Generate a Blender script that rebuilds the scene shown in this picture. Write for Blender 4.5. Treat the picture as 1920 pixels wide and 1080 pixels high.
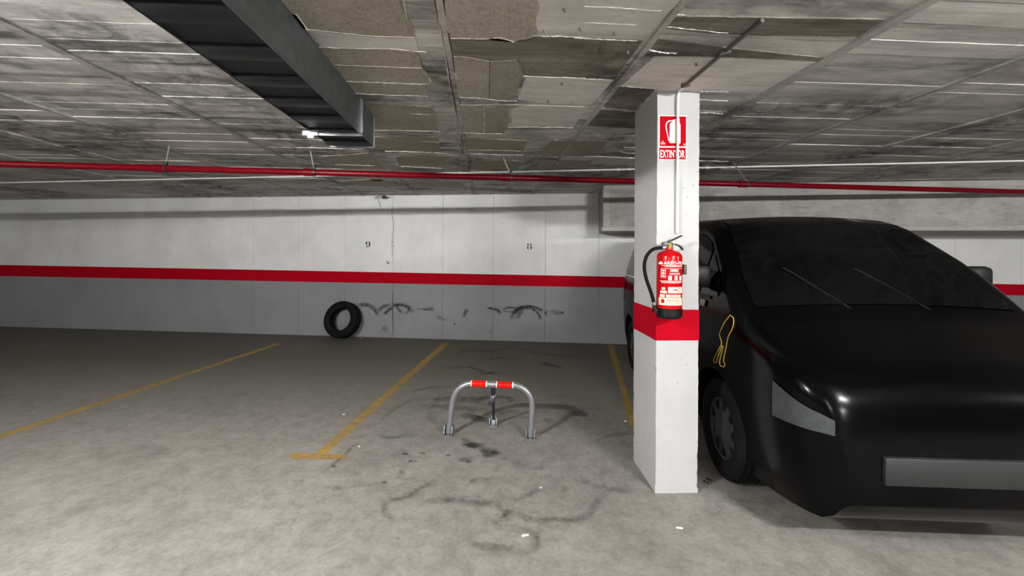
import bpy, bmesh, math, random
from mathutils import Vector, Matrix
for o in list(bpy.data.objects): bpy.data.objects.remove(o, do_unlink=True)
SC = bpy.context.scene
COL = SC.collection
PI = math.pi
rnd = random.Random(7)

# ------------------------------------------------------------------ camera
F, CX, CY, ROLL, HC = 811.0, 960.0, 475.0, 0.005, 1.486
HCEIL = 2.5
cam = bpy.data.cameras.new('camera')
cam.sensor_width = 36.0; cam.lens = F / 1920 * 36.0
cam.shift_y = -(540 - CY) / 1920
cam.clip_start = 0.05; cam.clip_end = 100
camo = bpy.data.objects.new('camera', cam); COL.objects.link(camo)
camo.matrix_world = Matrix.Translation((0, 0, HC)) @ Matrix.Rotation(PI/2, 4, 'X') @ Matrix.Rotation(ROLL, 4, 'Z')
SC.camera = camo
# ------------------------------------------------------------------ world, exposure
w = bpy.data.worlds.new('world'); SC.world = w; w.use_nodes = True
w.node_tree.nodes['Background'].inputs[0].default_value = (0.8, 0.85, 0.9, 1)
w.node_tree.nodes['Background'].inputs[1].default_value = 0.012
SC.view_settings.view_transform = 'Standard'
try: SC.view_settings.look = 'None'
except Exception: pass
SC.view_settings.exposure = 2.25
SC.view_settings.gamma = 1.0
SC.view_settings.use_curve_mapping = False
LAMPS = [  # ceiling batten lamps, two inferred from cast shadows, four added unseen as fill: x, y, z, strength, length
    (-2.30, 0.15, 2.40, 820.0, .45),
    (2.15, -0.60, 2.40, 395.0, .62),
    (-7.0, 0.15, 2.40, 150.0, .62),  # this and the next: unseen side lamps added to brighten the back wall
    (6.6, -0.45, 2.40, 420.0, .62),
    (-2.30, -5.0, 2.40, 240.0, .62),  # this and the next: unseen back row added for more bounce and wall light
    (2.30, -5.0, 2.40, 380.0, .62),
]

# ------------------------------------------------------------------ helpers
def ray(u, v):
    a = (u - CX) / F; b = (v - CY) / F
    c, s = math.cos(ROLL), math.sin(ROLL)
    return Vector((a*c + b*s, 1.0, -(-a*s + b*c)))
CAM = Vector((0, 0, HC))
def hit(u, v, p, n):
    d = ray(u, v); n = Vector(n)
    return CAM + d * ((Vector(p) - CAM).dot(n) / d.dot(n))
def fl(u, v, z=0.0): return hit(u, v, (0, 0, z), (0, 0, 1))
def ce(u, v, z=HCEIL): return hit(u, v, (0, 0, z), (0, 0, 1))

def lin(c):
    if isinstance(c, str):
        c = [int(c[i:i+2], 16)/255 for i in (0, 2, 4)]
    return tuple(x/12.92 if x <= .04045 else ((x+.055)/1.055)**2.4 for x in c) + (1,)

class NT:
    def __init__(s, name):
        s.m = bpy.data.materials.new(name); s.m.use_nodes = True
        s.t = s.m.node_tree; s.b = s.t.nodes['Principled BSDF']; s.out = s.t.nodes['Material Output']
    def n(s, typ, **kw):
        x = s.t.nodes.new(typ)
        for k, v in kw.items(): setattr(x, k, v)
        return x
    def l(s, a, b): s.t.links.new(a, b)
    def pos(s, scale=(1, 1, 1), rot=(0, 0, 0)):
        g = s.n('ShaderNodeNewGeometry'); m = s.n('ShaderNodeMapping')
        m.inputs['Scale'].default_value = scale; m.inputs['Rotation'].default_value = rot
        s.l(g.outputs['Position'], m.inputs['Vector']); return m.outputs[0]
    def obj(s, scale=(1, 1, 1)):
        g = s.n('ShaderNodeTexCoord'); m = s.n('ShaderNodeMapping'); m.inputs['Scale'].default_value = scale
        s.l(g.outputs['Object'], m.inputs['Vector']); return m.outputs[0]
    def noise(s, vec, scale, detail=6, rough=.6, dist=0.0):
        x = s.n('ShaderNodeTexNoise'); x.inputs['Scale'].default_value = scale
        x.inputs['Detail'].default_value = detail; x.inputs['Roughness'].default_value = rough
        x.inputs['Distortion'].default_value = dist
        s.l(vec, x.inputs['Vector']); return x.outputs['Fac']
    def ramp(s, fac, stops):
        r = s.n('ShaderNodeValToRGB'); e = r.color_ramp.elements
        while len(e) < len(stops): e.new(0.5)
        for i, (p, c) in enumerate(stops):
            e[i].position = p
            e[i].color = c if isinstance(c, tuple) and len(c) == 4 else ((c, c, c, 1) if not isinstance(c, str) else lin(c))
        s.l(fac, r.inputs[0]); return r.outputs[0]
    def mix(s, fac, a, b, mode='MIX'):
        x = s.n('ShaderNodeMix', data_type='RGBA', blend_type=mode)
        for k, v in (('Factor', fac), ('A', a), ('B', b)):
            i = [q for q in x.inputs if q.name == k and (q.type == ('VALUE' if k == 'Factor' else 'RGBA'))][0]
            if isinstance(v, (int, float)): i.default_value = v
            elif isinstance(v, tuple): i.default_value = v
            elif isinstance(v, str): i.default_value = lin(v)
            else: s.l(v, i)
        return [q for q in x.outputs if q.type == 'RGBA'][0]
    def math(s, op, a, b=None, clamp=False):
        x = s.n('ShaderNodeMath', operation=op); x.use_clamp = clamp
        for i, v in enumerate((a, b)):
            if v is None: continue
            if isinstance(v, (int, float)): x.inputs[i].default_value = v
            else: s.l(v, x.inputs[i])
        return x.outputs[0]
    def color(s, c):
        if isinstance(c, (str, tuple)): s.b.inputs['Base Color'].default_value = lin(c) if isinstance(c, str) else c
        else: s.l(c, s.b.inputs['Base Color'])
    def bump(s, h, strength=.3, dist=.01):
        x = s.n('ShaderNodeBump'); x.inputs['Strength'].default_value = strength; x.inputs['Distance'].default_value = dist
        s.l(h, x.inputs['Height']); s.l(x.outputs[0], s.b.inputs['Normal'])
    def set(s, **kw):
        for k, v in kw.items(): s.b.inputs[k.replace('_', ' ')].default_value = v
        return s

MAT = {}
def simple(name, c, rough=.5, metal=0.0, var=0.12, scale=30, bump=0.0, spec=.5, coat=0.0):
    t = NT(name); base = lin(c)
    f = t.noise(t.obj(), scale, 4)
    dark = tuple(x*(1-var) for x in base[:3]) + (1,); lite = tuple(min(1, x*(1+var)) for x in base[:3]) + (1,)
    t.color(t.ramp(f, [(.3, dark), (.7, lite)]))
    t.set(Roughness=rough, Metallic=metal, Specular_IOR_Level=spec, Coat_Weight=coat)
    if bump: t.bump(f, bump, .004)
    MAT[name] = t.m; return t.m

class MB:
    def __init__(s): s.v = []; s.f = []
    def add(s, vs, fs):
        k = len(s.v); s.v += [tuple(v) for v in vs]; s.f += [tuple(i+k for i in f) for f in fs]; return s
    def box(s, c, d, m=None, bev=0.0):
        x, y, z = (q/2 for q in d)
        if bev <= 0:
            vs = [Vector((a*x, b*y, e*z)) for a in (-1, 1) for b in (-1, 1) for e in (-1, 1)]
            fs = [(0,1,3,2),(4,6,7,5),(0,4,5,1),(2,3,7,6),(0,2,6,4),(1,5,7,3)]
        else:
            bm = bmesh.new(); bmesh.ops.create_cube(bm, size=1)
            for q in bm.verts: q.co = Vector((q.co.x*d[0], q.co.y*d[1], q.co.z*d[2]))
            bmesh.ops.bevel(bm, geom=list(bm.edges), offset=bev, segments=2, affect='EDGES', profile=.5)
            bm.verts.index_update()
            vs = [q.co.copy() for q in bm.verts]; fs = [tuple(q.index for q in f.verts) for f in bm.faces]; bm.free()
        c = Vector(c)
        vs = [(m @ q if m else q) + c for q in vs]
        return s.add(vs, fs)
    def tube(s, pts, r, n=12, cap=True, closed=False):
        pts = [Vector(p) for p in pts]; N = len(pts)
        rs = r if isinstance(r, (list, tuple)) else [r]*N
        vs = []; up = None
        for i, p in enumerate(pts):
            if closed: t = pts[(i+1) % N] - pts[i-1]
            else: t = pts[min(i+1, N-1)] - pts[max(i-1, 0)]
            t.normalize()
            if up is None:
                up = Vector((0, 0, 1)) if abs(t.z) < .9 else Vector((1, 0, 0))
            a = up - t*up.dot(t)
            if a.length < 1e-5: a = t.orthogonal()
            a.normalize(); up = a; b = t.cross(a)
            vs += [p + (a*math.cos(2*PI*k/n) + b*math.sin(2*PI*k/n))*rs[i] for k in range(n)]
        fs = []
        for i in range(N if closed else N-1):
            j = (i+1) % N
            for k in range(n): fs.append((i*n+k, i*n+(k+1) % n, j*n+(k+1) % n, j*n+k))
        if cap and not closed: fs += [tuple(range(n))[::-1], tuple((N-1)*n+k for k in range(n))]
        return s.add(vs, fs)
    def lathe(s, prof, n=32, m=None, closed=False):   # prof: (r, z), around Z
        vs = []
        for r, z in prof:
            for k in range(n):
                a = 2*PI*k/n; vs.append(Vector((r*math.cos(a), r*math.sin(a), z)))
        fs = []; N = len(prof)
        for i in range(N if closed else N-1):
            j = (i+1) % N
            for k in range(n): fs.append((i*n+k, i*n+(k+1) % n, j*n+(k+1) % n, j*n+k))
        if not closed: fs += [tuple(range(n))[::-1], tuple((N-1)*n+k for k in range(n))]
        if m: vs = [m @ q for q in vs]
        return s.add(vs, fs)
    def prism(s, poly, thick, frame):      # poly 2D list, frame(a, b, h) -> Vector ; h from 0..thick
        n = len(poly)
        vs = [frame(a, b, 0) for a, b in poly] + [frame(a, b, thick) for a, b in poly]
        fs = [tuple(range(n))[::-1], tuple(range(n, 2*n))] + [(i, (i+1) % n, n+(i+1) % n, n+i) for i in range(n)]
        return s.add(vs, fs)
    def grid(s, fn, nu, nv, flip=False):
        vs = [fn(i/nu, j/nv) for i in range(nu+1) for j in range(nv+1)]
        fs = []
        for i in range(nu):
            for j in range(nv):
                a = i*(nv+1)+j; q = (a, a+nv+1, a+nv+2, a+1)
                fs.append(q[::-1] if flip else q)
        return s.add(vs, fs)
    def mesh(s, name, smooth=35):
        me = bpy.data.meshes.new(name); me.from_pydata(s.v, [], s.f); me.update()
        bm = bmesh.new(); bm.from_mesh(me)
        bmesh.ops.recalc_face_normals(bm, faces=bm.faces); bm.to_mesh(me); bm.free()
        if smooth:
            me.polygons.foreach_set('use_smooth', [True]*len(me.polygons))
            me.set_sharp_from_angle(angle=math.radians(smooth))
        return me
    def build(s, name, mat, parent=None, smooth=35, mw=None):
        o = bpy.data.objects.new(name, s.mesh(name, smooth)); COL.objects.link(o)
        if mat: o.data.materials.append(MAT[mat] if isinstance(mat, str) else mat)
        if parent: o.parent = parent
        if mw: o.matrix_local = mw
        return o

def tag(o, label=None, cat=None, group=None, kind=None):
    if label: o['label'] = label
    if cat: o['category'] = cat
    if group: o['group'] = group
    if kind: o['kind'] = kind
    return o
def empty(name, m, label, cat, group=None):
    o = bpy.data.objects.new(name, None); o.empty_display_size = .1; COL.objects.link(o)
    o.matrix_world = m; tag(o, label, cat, group); return o
def frame_at(p, xd, yd, zd=None):
    x = Vector(xd).normalized(); y = Vector(yd).normalized(); z = x.cross(y) if zd is None else Vector(zd).normalized()
    m = Matrix((x, y, z)).transposed().to_4x4(); m.translation = Vector(p); return m
def smooth_path(pts, n=8):
    pts = [Vector(p) for p in pts]; out = []
    P = [pts[0]*2-pts[1]] + pts + [pts[-1]*2-pts[-2]]
    for i in range(1, len(P)-2):
        for k in range(n):
            t = k/n; a, b, c, d = P[i-1:i+3]
            out.append(.5*((2*b) + (c-a)*t + (2*a-5*b+4*c-d)*t*t + (3*b-a-3*c+d)*t**3))
    out.append(pts[-1]); return out
def text_geo(body, size, spacing=1.0, bold=0.0):
    cu = bpy.data.curves.new('text', 'FONT'); cu.body = body; cu.size = size; cu.resolution_u = 3
    cu.space_character = spacing; cu.offset = bold
    o = bpy.data.objects.new('text', cu); COL.objects.link(o)
    dg = bpy.context.evaluated_depsgraph_get(); me = bpy.data.meshes.new_from_object(o.evaluated_get(dg))
    vs = [v.co.copy() for v in me.vertices]; fs = [tuple(p.vertices) for p in me.polygons]
    bpy.data.objects.remove(o, do_unlink=True); bpy.data.curves.remove(cu); bpy.data.meshes.remove(me)
    return vs, fs

# ------------------------------------------------------------------ materials
GR = math.radians(3.67)          # the building grid (ceiling, pillar, duct) against the view axis
def gx(x, y): return Vector((x*math.cos(GR) - y*math.sin(GR), x*math.sin(GR) + y*math.cos(GR), 0))
WALLROT = None

def m_floor():
    t = NT('floor_concrete'); p = t.pos()
    a = t.noise(p, 1.3, 8, .62, .4); b = t.noise(p, 9, 6, .7); c = t.noise(p, 160, 3, .7)
    col = t.ramp(a, [(.30, (.25, .238, .215, 1)), (.48, (.325, .308, .282, 1)), (.70, (.385, .366, .338, 1))])
    col = t.mix(.8, col, t.ramp(b, [(.34, .62), (.62, 1.0)]), 'MULTIPLY')
    col = t.mix(.6, col, t.ramp(t.noise(p, 34, 5, .7), [(.34, .7), (.6, 1.04)]), 'MULTIPLY')
    col = t.mix(.5, col, t.ramp(c, [(.35, .6), (.6, 1.0)]), 'MULTIPLY')
    # olive grime plus dimmer light painted into the back of the bays, ragged front edge
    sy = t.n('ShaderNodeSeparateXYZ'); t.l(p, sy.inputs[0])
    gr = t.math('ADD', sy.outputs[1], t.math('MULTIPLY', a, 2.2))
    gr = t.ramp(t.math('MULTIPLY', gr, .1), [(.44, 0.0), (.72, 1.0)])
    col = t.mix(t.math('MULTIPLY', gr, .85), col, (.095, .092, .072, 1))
    s = t.noise(p, 3.2, 8, .68, 1.2)
    blot = t.ramp(s, [(.55, 0.0), (.66, 1.0)])
    col = t.mix(t.math('MULTIPLY', blot, .22), col, '6e6a60')
    hair = t.n('ShaderNodeTexVoronoi', feature='DISTANCE_TO_EDGE'); hair.inputs['Scale'].default_value = .9
    wv = t.n('ShaderNodeVectorMath', operation='ADD'); nz = t.n('ShaderNodeTexNoise'); nz.inputs['Scale'].default_value = 2.5; nz.inputs['Detail'].default_value = 6
    t.l(p, nz.inputs['Vector']); t.l(p, wv.inputs[0]); t.l(nz.outputs['Color'], wv.inputs[1]); t.l(wv.outputs[0], hair.inputs['Vector'])
    crack = t.ramp(hair.outputs['Distance'], [(0.0, 1.0), (.02, 0.0)])
    msk = t.ramp(t.noise(p, .9, 3), [(.5, 0.0), (.62, 1.0)])
    col = t.mix(t.math('MULTIPLY', t.math('MULTIPLY', crack, msk), .35), col, '55524c')
    t.color(col)
    t.l(t.ramp(b, [(.3, .62), (.7, .82)]), t.b.inputs['Roughness'])
    t.set(Specular_IOR_Level=.3)
    h = t.math('ADD', t.math('MULTIPLY', c, .4), t.math('MULTIPLY', b, .6)); t.bump(h, .25, .006)
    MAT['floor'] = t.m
m_floor()

def m_board(name, c0, c1, c2, streak=.5, mottle=.8):
    t = NT(name)
    p = t.pos((1, 1, 1), (0, 0, -GR))
    mp = t.n('ShaderNodeMapping'); mp.inputs['Scale'].default_value = (1.2, 26, 26); t.l(p, mp.inputs['Vector'])
    oi = t.n('ShaderNodeObjectInfo')
    sh = t.n('ShaderNodeVectorMath', operation='ADD'); cb = t.n('ShaderNodeCombineXYZ')
    t.l(t.math('MULTIPLY', oi.outputs['Random'], 40.0), cb.inputs[0]); t.l(mp.outputs[0], sh.inputs[0]); t.l(cb.outputs[0], sh.inputs[1])
    grain = t.noise(sh.outputs[0], 1.0, 8, .7, .3)
    mp2 = t.n('ShaderNodeMapping'); mp2.inputs['Scale'].default_value = (.9, 3.2, 1); t.l(p, mp2.inputs['Vector'])
    big = t.noise(mp2.outputs[0], 1.5, 7, .68, .8)
    fine = t.noise(p, 60, 4, .7)
    tone = t.math('ADD', t.math('MULTIPLY', big, .78), t.math('MULTIPLY', oi.outputs['Random'], .18))
    col = t.ramp(tone, [(.30, c0), (.46, c1), (.66, c2)])
    col = t.mix(streak, col, t.ramp(grain, [(.28, .30), (.48, .85), (.7, 1.0)]), 'MULTIPLY')
    col = t.mix(.25, col, t.ramp(fine, [(.3, .55), (.6, 1.0)]), 'MULTIPLY')
    mot = t.noise(p, 5.0, 9, .72, .9); msk = t.ramp(t.noise(p, .85, 3, .5, .3), [(.40, 0.0), (.60, 1.0)])
    col = t.mix(t.math('MULTIPLY', msk, mottle), col, t.ramp(mot, [(.40, .10), (.50, .52), (.62, 1.05)]), 'MULTIPLY')
    t.color(col); t.set(Roughness=.85, Specular_IOR_Level=.25)
    h = t.math('ADD', grain, t.math('MULTIPLY', fine, .25)); t.bump(h, .5, .006)
    MAT[name] = t.m
m_board('board_concrete', (.20, .195, .187, 1), (.62, .60, .58, 1), (.88, .855, .825, 1))
m_board('dark_board', (.13, .118, .10, 1), (.24, .215, .185, 1), (.42, .385, .34, 1), .85)
m_board('rib_concrete', (.40, .39, .37, 1), (.5, .485, .46, 1), (.62, .60, .57, 1), .5)
m_board('beam_concrete', (.34, .33, .31, 1), (.46, .445, .425, 1), (.56, .545, .52, 1), .5, .15)
m_board('pale_board', (.62, .60, .57, 1), (.74, .715, .685, 1), (.86, .83, .80, 1), .45, .12)
def m_patch():
    t = NT('brown_plaster'); p = t.pos()
    a = t.noise(p, 3.5, 6, .6); b = t.noise(p, 120, 3, .7); oi = t.n('ShaderNodeObjectInfo')
    col = t.ramp(t.math('ADD', t.math('MULTIPLY', a, .7), t.math('MULTIPLY', oi.outputs['Random'], .3)), [(.3, (.35, .318, .26, 1)), (.55, (.45, .41, .34, 1)), (.8, (.54, .50, .43, 1))])
    col = t.mix(.7, col, t.ramp(b, [(.32, .5), (.6, 1.0)]), 'MULTIPLY')
    col = t.mix(.45, col, t.ramp(t.noise(p, 38, 5, .7), [(.34, .6), (.55, 1.08)]), 'MULTIPLY')
    t.color(col); t.set(Roughness=.9, Specular_IOR_Level=.2); t.bump(b, .6, .006); MAT['plaster'] = t.m
m_patch()
simple('ridge', 'd8d4cc', .85, var=.2, scale=40, bump=.4)

def m_paint(name, white, grey=None, split=None):
    t = NT(name); p = t.pos()
    a = t.noise(p, 1.6, 6, .6); b = t.noise(p, 24, 6, .75); c = t.noise(p, 130, 2, .6)
    mp = t.n('ShaderNodeMapping'); mp.inputs['Scale'].default_value = (9, 9, .7); t.l(p, mp.inputs['Vector'])
    drip = t.noise(mp.outputs[0], 1, 5, .6)
    def tint(cc):
        base = lin(cc)[:3]
        return t.ramp(a, [(.3, tuple(x*.88 for x in base)+(1,)), (.65, tuple(min(1, x*1.03) for x in base)+(1,))])
    col = tint(white)
    if grey:
        z0, slope, xr = split
        g = t.n('ShaderNodeSeparateXYZ'); t.l(p, g.inputs[0])
        lim = t.math('ADD', t.math('MULTIPLY', g.outputs[0], slope), z0)
        f = t.math('LESS_THAN', g.outputs[2], lim)
        col = t.mix(f, col, tint(grey))
    col = t.mix(.12, col, t.ramp(drip, [(.32, .8), (.55, 1.0)]), 'MULTIPLY')
    pit = t.ramp(t.noise(p, 42, 4, .6), [(.29, .25), (.335, 1.0)])
    col = t.mix(.7, col, pit, 'MULTIPLY')
    t.color(col); t.set(Roughness=.6, Specular_IOR_Level=.35)
    t.bump(t.math('ADD', t.math('MULTIPLY', b, .7), t.math('MULTIPLY', c, .3)), .28, .006); MAT[name] = t.m
def m_red(name, c, rough=.45):
    t = NT(name); p = t.pos(); a = t.noise(p, 5, 5); b = t.noise(p, 30, 5, .7); base = lin(c)[:3]
    col = t.ramp(a, [(.3, tuple(x*.88 for x in base)+(1,)), (.7, base+(1,))])
    col = t.mix(.35, col, t.ramp(b, [(.26, .5), (.34, 1.0)]), 'MULTIPLY')
    t.color(col); t.set(Roughness=rough, Specular_IOR_Level=.06); t.bump(b, .2, .004); MAT[name] = t.m
m_red('red_paint', 'b0031c', .7)
simple('yellow_paint', 'b58c3a', .8, var=.3, scale=9)
def m_yellow():
    t = NT('yellow_line'); p = t.pos(); a = t.noise(p, 7, 8, .75); b = t.noise(p, 60, 4, .7)
    col = t.mix(t.ramp(a, [(.36, 0.0), (.62, .9)]), '857a5c', 'b9933c')
    col = t.mix(.4, col, t.ramp(b, [(.35, .6), (.6, 1.0)]), 'MULTIPLY'); t.color(col)
    al = t.ramp(t.noise(p, 22, 6, .75), [(.27, 0.0), (.36, .95)]); t.l(al, t.b.inputs['Alpha'])
    t.set(Roughness=.8, Specular_IOR_Level=.25); MAT['yellow_line'] = t.m
m_yellow()
def m_stain(name, c, nscale=9, lo=.28, hi=.6):
    t = NT(name); p = t.pos(); at = t.n('ShaderNodeAttribute'); at.attribute_name = 'fade'
    n = t.noise(p, nscale, 7, .72, .5)
    al = t.math('MULTIPLY', at.outputs['Fac'], t.ramp(n, [(lo, 0.0), (hi, 1.0)]), True)
    t.color(c); t.l(al, t.b.inputs['Alpha']); t.set(Roughness=.8, Specular_IOR_Level=.2); MAT[name] = t.m
m_stain('stain_streak', '4f4b43', 17, .38, .66); m_stain('oil_shadow', '2c2a27', 14, .3, .55); m_stain('scuff', '2a2a2c', 30, .30, .62)
m_stain('pale', 'c9c4ba', 18, .3, .6)
m_paint('pillar_paint', 'bebfbf')
simple('galvanised', '6f7478', .42, .75, var=.18, scale=14)
simple('galvanised_shaded', '33373b', .5, .6, var=.2, scale=10)  # darker copy of the duct metal, underside shade put into the colour
simple('flange', 'a5a9ab', .35, .7, var=.15)
simple('white_plastic', 'e6e7e4', .4, var=.05)
simple('conduit_grey', 'c9c9c4', .5, var=.08)
simple('conduit_dark', '57544f', .5, var=.15)
simple('pipe_red', '6c0614', .25, var=.1, spec=.16)
simple('rod', '9a9892', .5, .6)
simple('silver', '989b9e', .34, .65, var=.1)
simple('zinc', '93989e', .4, .7, var=.2, scale=60)
simple('dark_metal', '3a3b3d', .45, .6, var=.2)
simple('tape_red', 'e01206', .3, var=.05, spec=.2)
simple('tape_white', 'f2f0ee', .4, var=.04)
simple('rubber', '0b0b0b', .8, var=.25, scale=50, bump=.2, spec=.2)
simple('black_plastic', '0f1011', .45, var=.2, spec=.2)
simple('ext_red', 'bb0610', .2, var=.04, spec=.25, coat=.0)
simple('brass', 'b08a3a', .3, .9)
simple('print_white', 'f3efe8', .5, var=.03)
simple('print_cream', 'efe3c2', .5, var=.05)
simple('sign_red', 'b8031a', .6, var=.04, spec=.03)
simple('sign_cream', 'f4f0d9', .45, var=.03)
simple('stencil_black', '0c0c0c', .7, var=.2)
simple('car_paint', '020203', .2, var=.2, spec=.13, coat=.0)
simple('car_trim', '1b1c1d', .55, var=.2)
simple('chrome', 'c8cacc', .15, 1.0, var=.05)
simple('hubcap', '4a4c4d', .35, .6, var=.12)
simple('lamp_clear', 'b9a3a3', .12, var=.2)
simple('headlamp_glass', '4a4d50', .08, .3, var=.2)
simple('lamp_red', '7c0a10', .15, var=.2)
simple('decal_yellow', 'c9a53a', .5, var=.06)
simple('paper', 'e8e5dd', .8, var=.06)
simple('dirt', '24211d', .9, var=.3)
t = NT('car_glass'); t.color('050607'); t.set(Roughness=.05, Specular_IOR_Level=.22); MAT['car_glass'] = t.m
t = NT('tube_light'); t.b.inputs['Emission Color'].default_value = (1, .97, .93, 1); MAT['tube_light'] = t.m

# ------------------------------------------------------------------ the setting
# back wall: through the measured foot points of the wall
WA = fl(555, 628); WB = fl(1170, 645.6)
wd = (WB - WA).normalized(); wn = Vector((wd.y, -wd.x, 0))       # normal towards the camera
def wl(u, v, off=0.0): return hit(u, v, WA + wn*off, wn)
w0 = WA - wd*7.2; WLEN = 22.0
def wloc(p): return (p - w0).dot(wd)

bx0, bx1, by0, by1 = -10.2, 11.0, -8.2, 9.6
fm = MB().box(((bx0+bx1)/2, (by0+by1)/2, -.1), (bx1-bx0, by1-by0, .2))
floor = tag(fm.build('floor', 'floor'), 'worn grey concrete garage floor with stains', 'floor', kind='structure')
cm = MB().box(((bx0+bx1)/2, (by0+by1)/2, HCEIL+.112), (bx1-bx0, by1-by0, .2))
ceiling = tag(cm.build('ceiling', 'board_concrete'), 'board-marked concrete ceiling slab with brown plaster patches', 'ceiling', kind='structure')

sr0, sr1 = wl(555, 528), wl(1168, 539.7)
st0, st1 = wl(555, 507.3), wl(1168, 519)
slope = (sr1.z - sr0.z) / (sr1.x - sr0.x)
m_paint('wall_paint', 'e6e7e6', '8b8d8f', (sr0.z - slope*sr0.x, slope, 0))
m_paint('wall_plain', '9a9a98')
wall = tag(MB().box(w0 + wd*WLEN/2 - wn*.17 + Vector((0, 0, HCEIL/2+.05)), (WLEN, .2, HCEIL+.1), Matrix.Rotation(math.atan2(wd.y, wd.x), 3, 'Z')).build('wall_back', 'wall_paint'), 'white back wall with a red stripe over a grey lower half', 'wall', kind='structure')
RW = Matrix.Rotation(math.atan2(wd.y, wd.x), 3, 'Z')
joint = wloc(wl(737, 560)); pw = (wloc(wl(1022, 560)) - joint)/3
k0 = -int(joint/pw); q = joint + k0*pw; edges = [0.0]
while q < WLEN:
    if q > .05: edges.append(q)
    q += pw
edges.append(WLEN)
for a, b in zip(edges[:-1], edges[1:]):
    g = .0016
    pm = MB().box((0, 0, 0), (b-a-2*g, .075, HCEIL+.02), None, .0015)
    o = pm.build('wall_panel', 'wall_paint', wall, 0)
    o.matrix_world = Matrix.Translation(w0 + wd*((a+b)/2) - wn*(.0375 + rnd.random()*.0003) + Vector((0, 0, HCEIL/2))) @ RW.to_4x4()
# red stripe
def wall_strip(a0, a1, b0, b1, name, mat, off=.0025):
    ext0 = w0 + wd*.02; e = []
    def zat(p, A, B): return A.z + (p.x - A.x)*(B.z - A.z)/(B.x - A.x)
    m = MB(); P = [w0 + wd*(.02 + i*(WLEN-.04)/40) for i in range(41)]
    vs = []
    for p in P:
        zt, zb = zat(p, a0, a1), zat(p, b0, b1)
        for h in (off, -.004):
            q = p + wn*h; vs += [Vector((q.x, q.y, zb)), Vector((q.x, q.y, zt))]
    fs = []
    for i in range(40):
        a, b = i*4, i*4+4
        fs += [(a, b, b+1, a+1), (a+1, b+1, b+3, a+3), (a, a+2, b+2, b)]
    m.add(vs, fs); return m.build(name, mat, wall, 0)
tag(wall_strip(st0, st1, sr0, sr1, 'red_stripe', 'red_paint'), 'red painted stripe along the back wall')

# other sides of the garage, out of the picture
tag(MB().box((bx0-.1, (by0+by1)/2, 1.25), (.2, by1-by0, 2.7)).build('wall_left', 'wall_plain'), 'plain white side wall at far left', 'wall', kind='structure')
tag(MB().box((bx1+.1, (by0+by1)/2, 1.25), (.2, by1-by0, 2.7)).build('wall_right', 'wall_plain'), 'plain white side wall at far right', 'wall', kind='structure')
tag(MB().box(((bx0+bx1)/2, by0-.1, 1.25), (bx1-bx0, .2, 2.7)).build('wall_front', 'wall_plain'), 'plain white wall behind the viewer', 'wall', kind='structure')

# stencil numbers
def wall_poly(polys, u, v, hpx, name, label):
    c = wl(u, v); s = hpx*((c - CAM).y)/F
    m = MB()
    for poly in polys:
        m.prism(poly, .0012, lambda a, b, h: c + wd*(a*s) + Vector((0, 0, b*s)) + wn*(.0012+h))
    tag(m.build(name, 'stencil_black', wall, 0), label)
def cres(cx, cy, rx, ry, side, thick, a0=-75, a1=75, n=10):
    out, inn = [], []
    for i in range(n+1):
        a = math.radians(a0 + (a1-a0)*i/n)
        out.append((cx + side*rx*math.cos(a), cy + ry*math.sin(a)))
        inn.append((cx + side*(rx-thick)*math.cos(a)*.9 + side*.0, cy + ry*.92*math.sin(a)))
    return out + inn[::-1]
eight = [cres(-.08, .26, .28, .24, -1, .20), cres(.08, .26, .28, .24, 1, .20), cres(-.08, -.24, .34, .27, -1, .22), cres(.08, -.24, .34, .27, 1, .22)]
nine = [cres(-.06, .2, .33, .30, -1, .24), cres(.02, .0, .38, .5, 1, .22, -80, 80, 14),
        [(-.30, -.22), (-.18, -.18), (-.06, -.26), (-.06, -.5), (-.2, -.46), (-.3, -.34)]]
wall_poly(eight, 992.8, 461.8, 11.5, 'stencil_number', 'black stencilled number 8')
wall_poly(nine, 690, 458.2, 11.5, 'stencil_number', 'black stencilled number 9')

# ---- stains, scuffs and painted shadow marks (thin films with faded, broken edges)
def ribbon(pts, wpx, place, mat, parent, name, strength=.6, taper=True):
    pts = smooth_path([Vector((a, b, 0)) for a, b in pts], 6)
    vs, fs, at = [], [], []
    N = len(pts)
    for i, p in enumerate(pts):
        t = (pts[min(i+1, N-1)] - pts[max(i-1, 0)]); t.normalize()
        n = Vector((-t.y, t.x, 0)); k = wpx*.62*(.75 + .5*rnd.random())
        n = Vector((n.x, n.y*.8, 0))
        e = min(1, i/(N*.2+.01), (N-1-i)/(N*.2+.01)) if taper else 1
        for j, q in enumerate((-1, -.5, 0, .5, 1)):
            c = p + n*k*q; vs.append(place(c.x, c.y)); at.append((0, .75, 1, .75, 0)[j]*e*strength)
        if i:
            a = (i-1)*5; b = i*5
            fs += [(a+j, b+j, b+j+1, a+j+1) for j in range(4)]
    film(vs, fs, at, mat, parent, name)
def film(vs, fs, at, mat, parent, name):
    me = bpy.data.meshes.new(name); me.from_pydata(vs, [], fs); me.update()
    A = me.attributes.new('fade', 'FLOAT', 'POINT'); A.data.foreach_set('value', at)
    o = bpy.data.objects.new(name, me); COL.objects.link(o); me.materials.append(MAT[mat]); o.parent = parent
    return o
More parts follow.
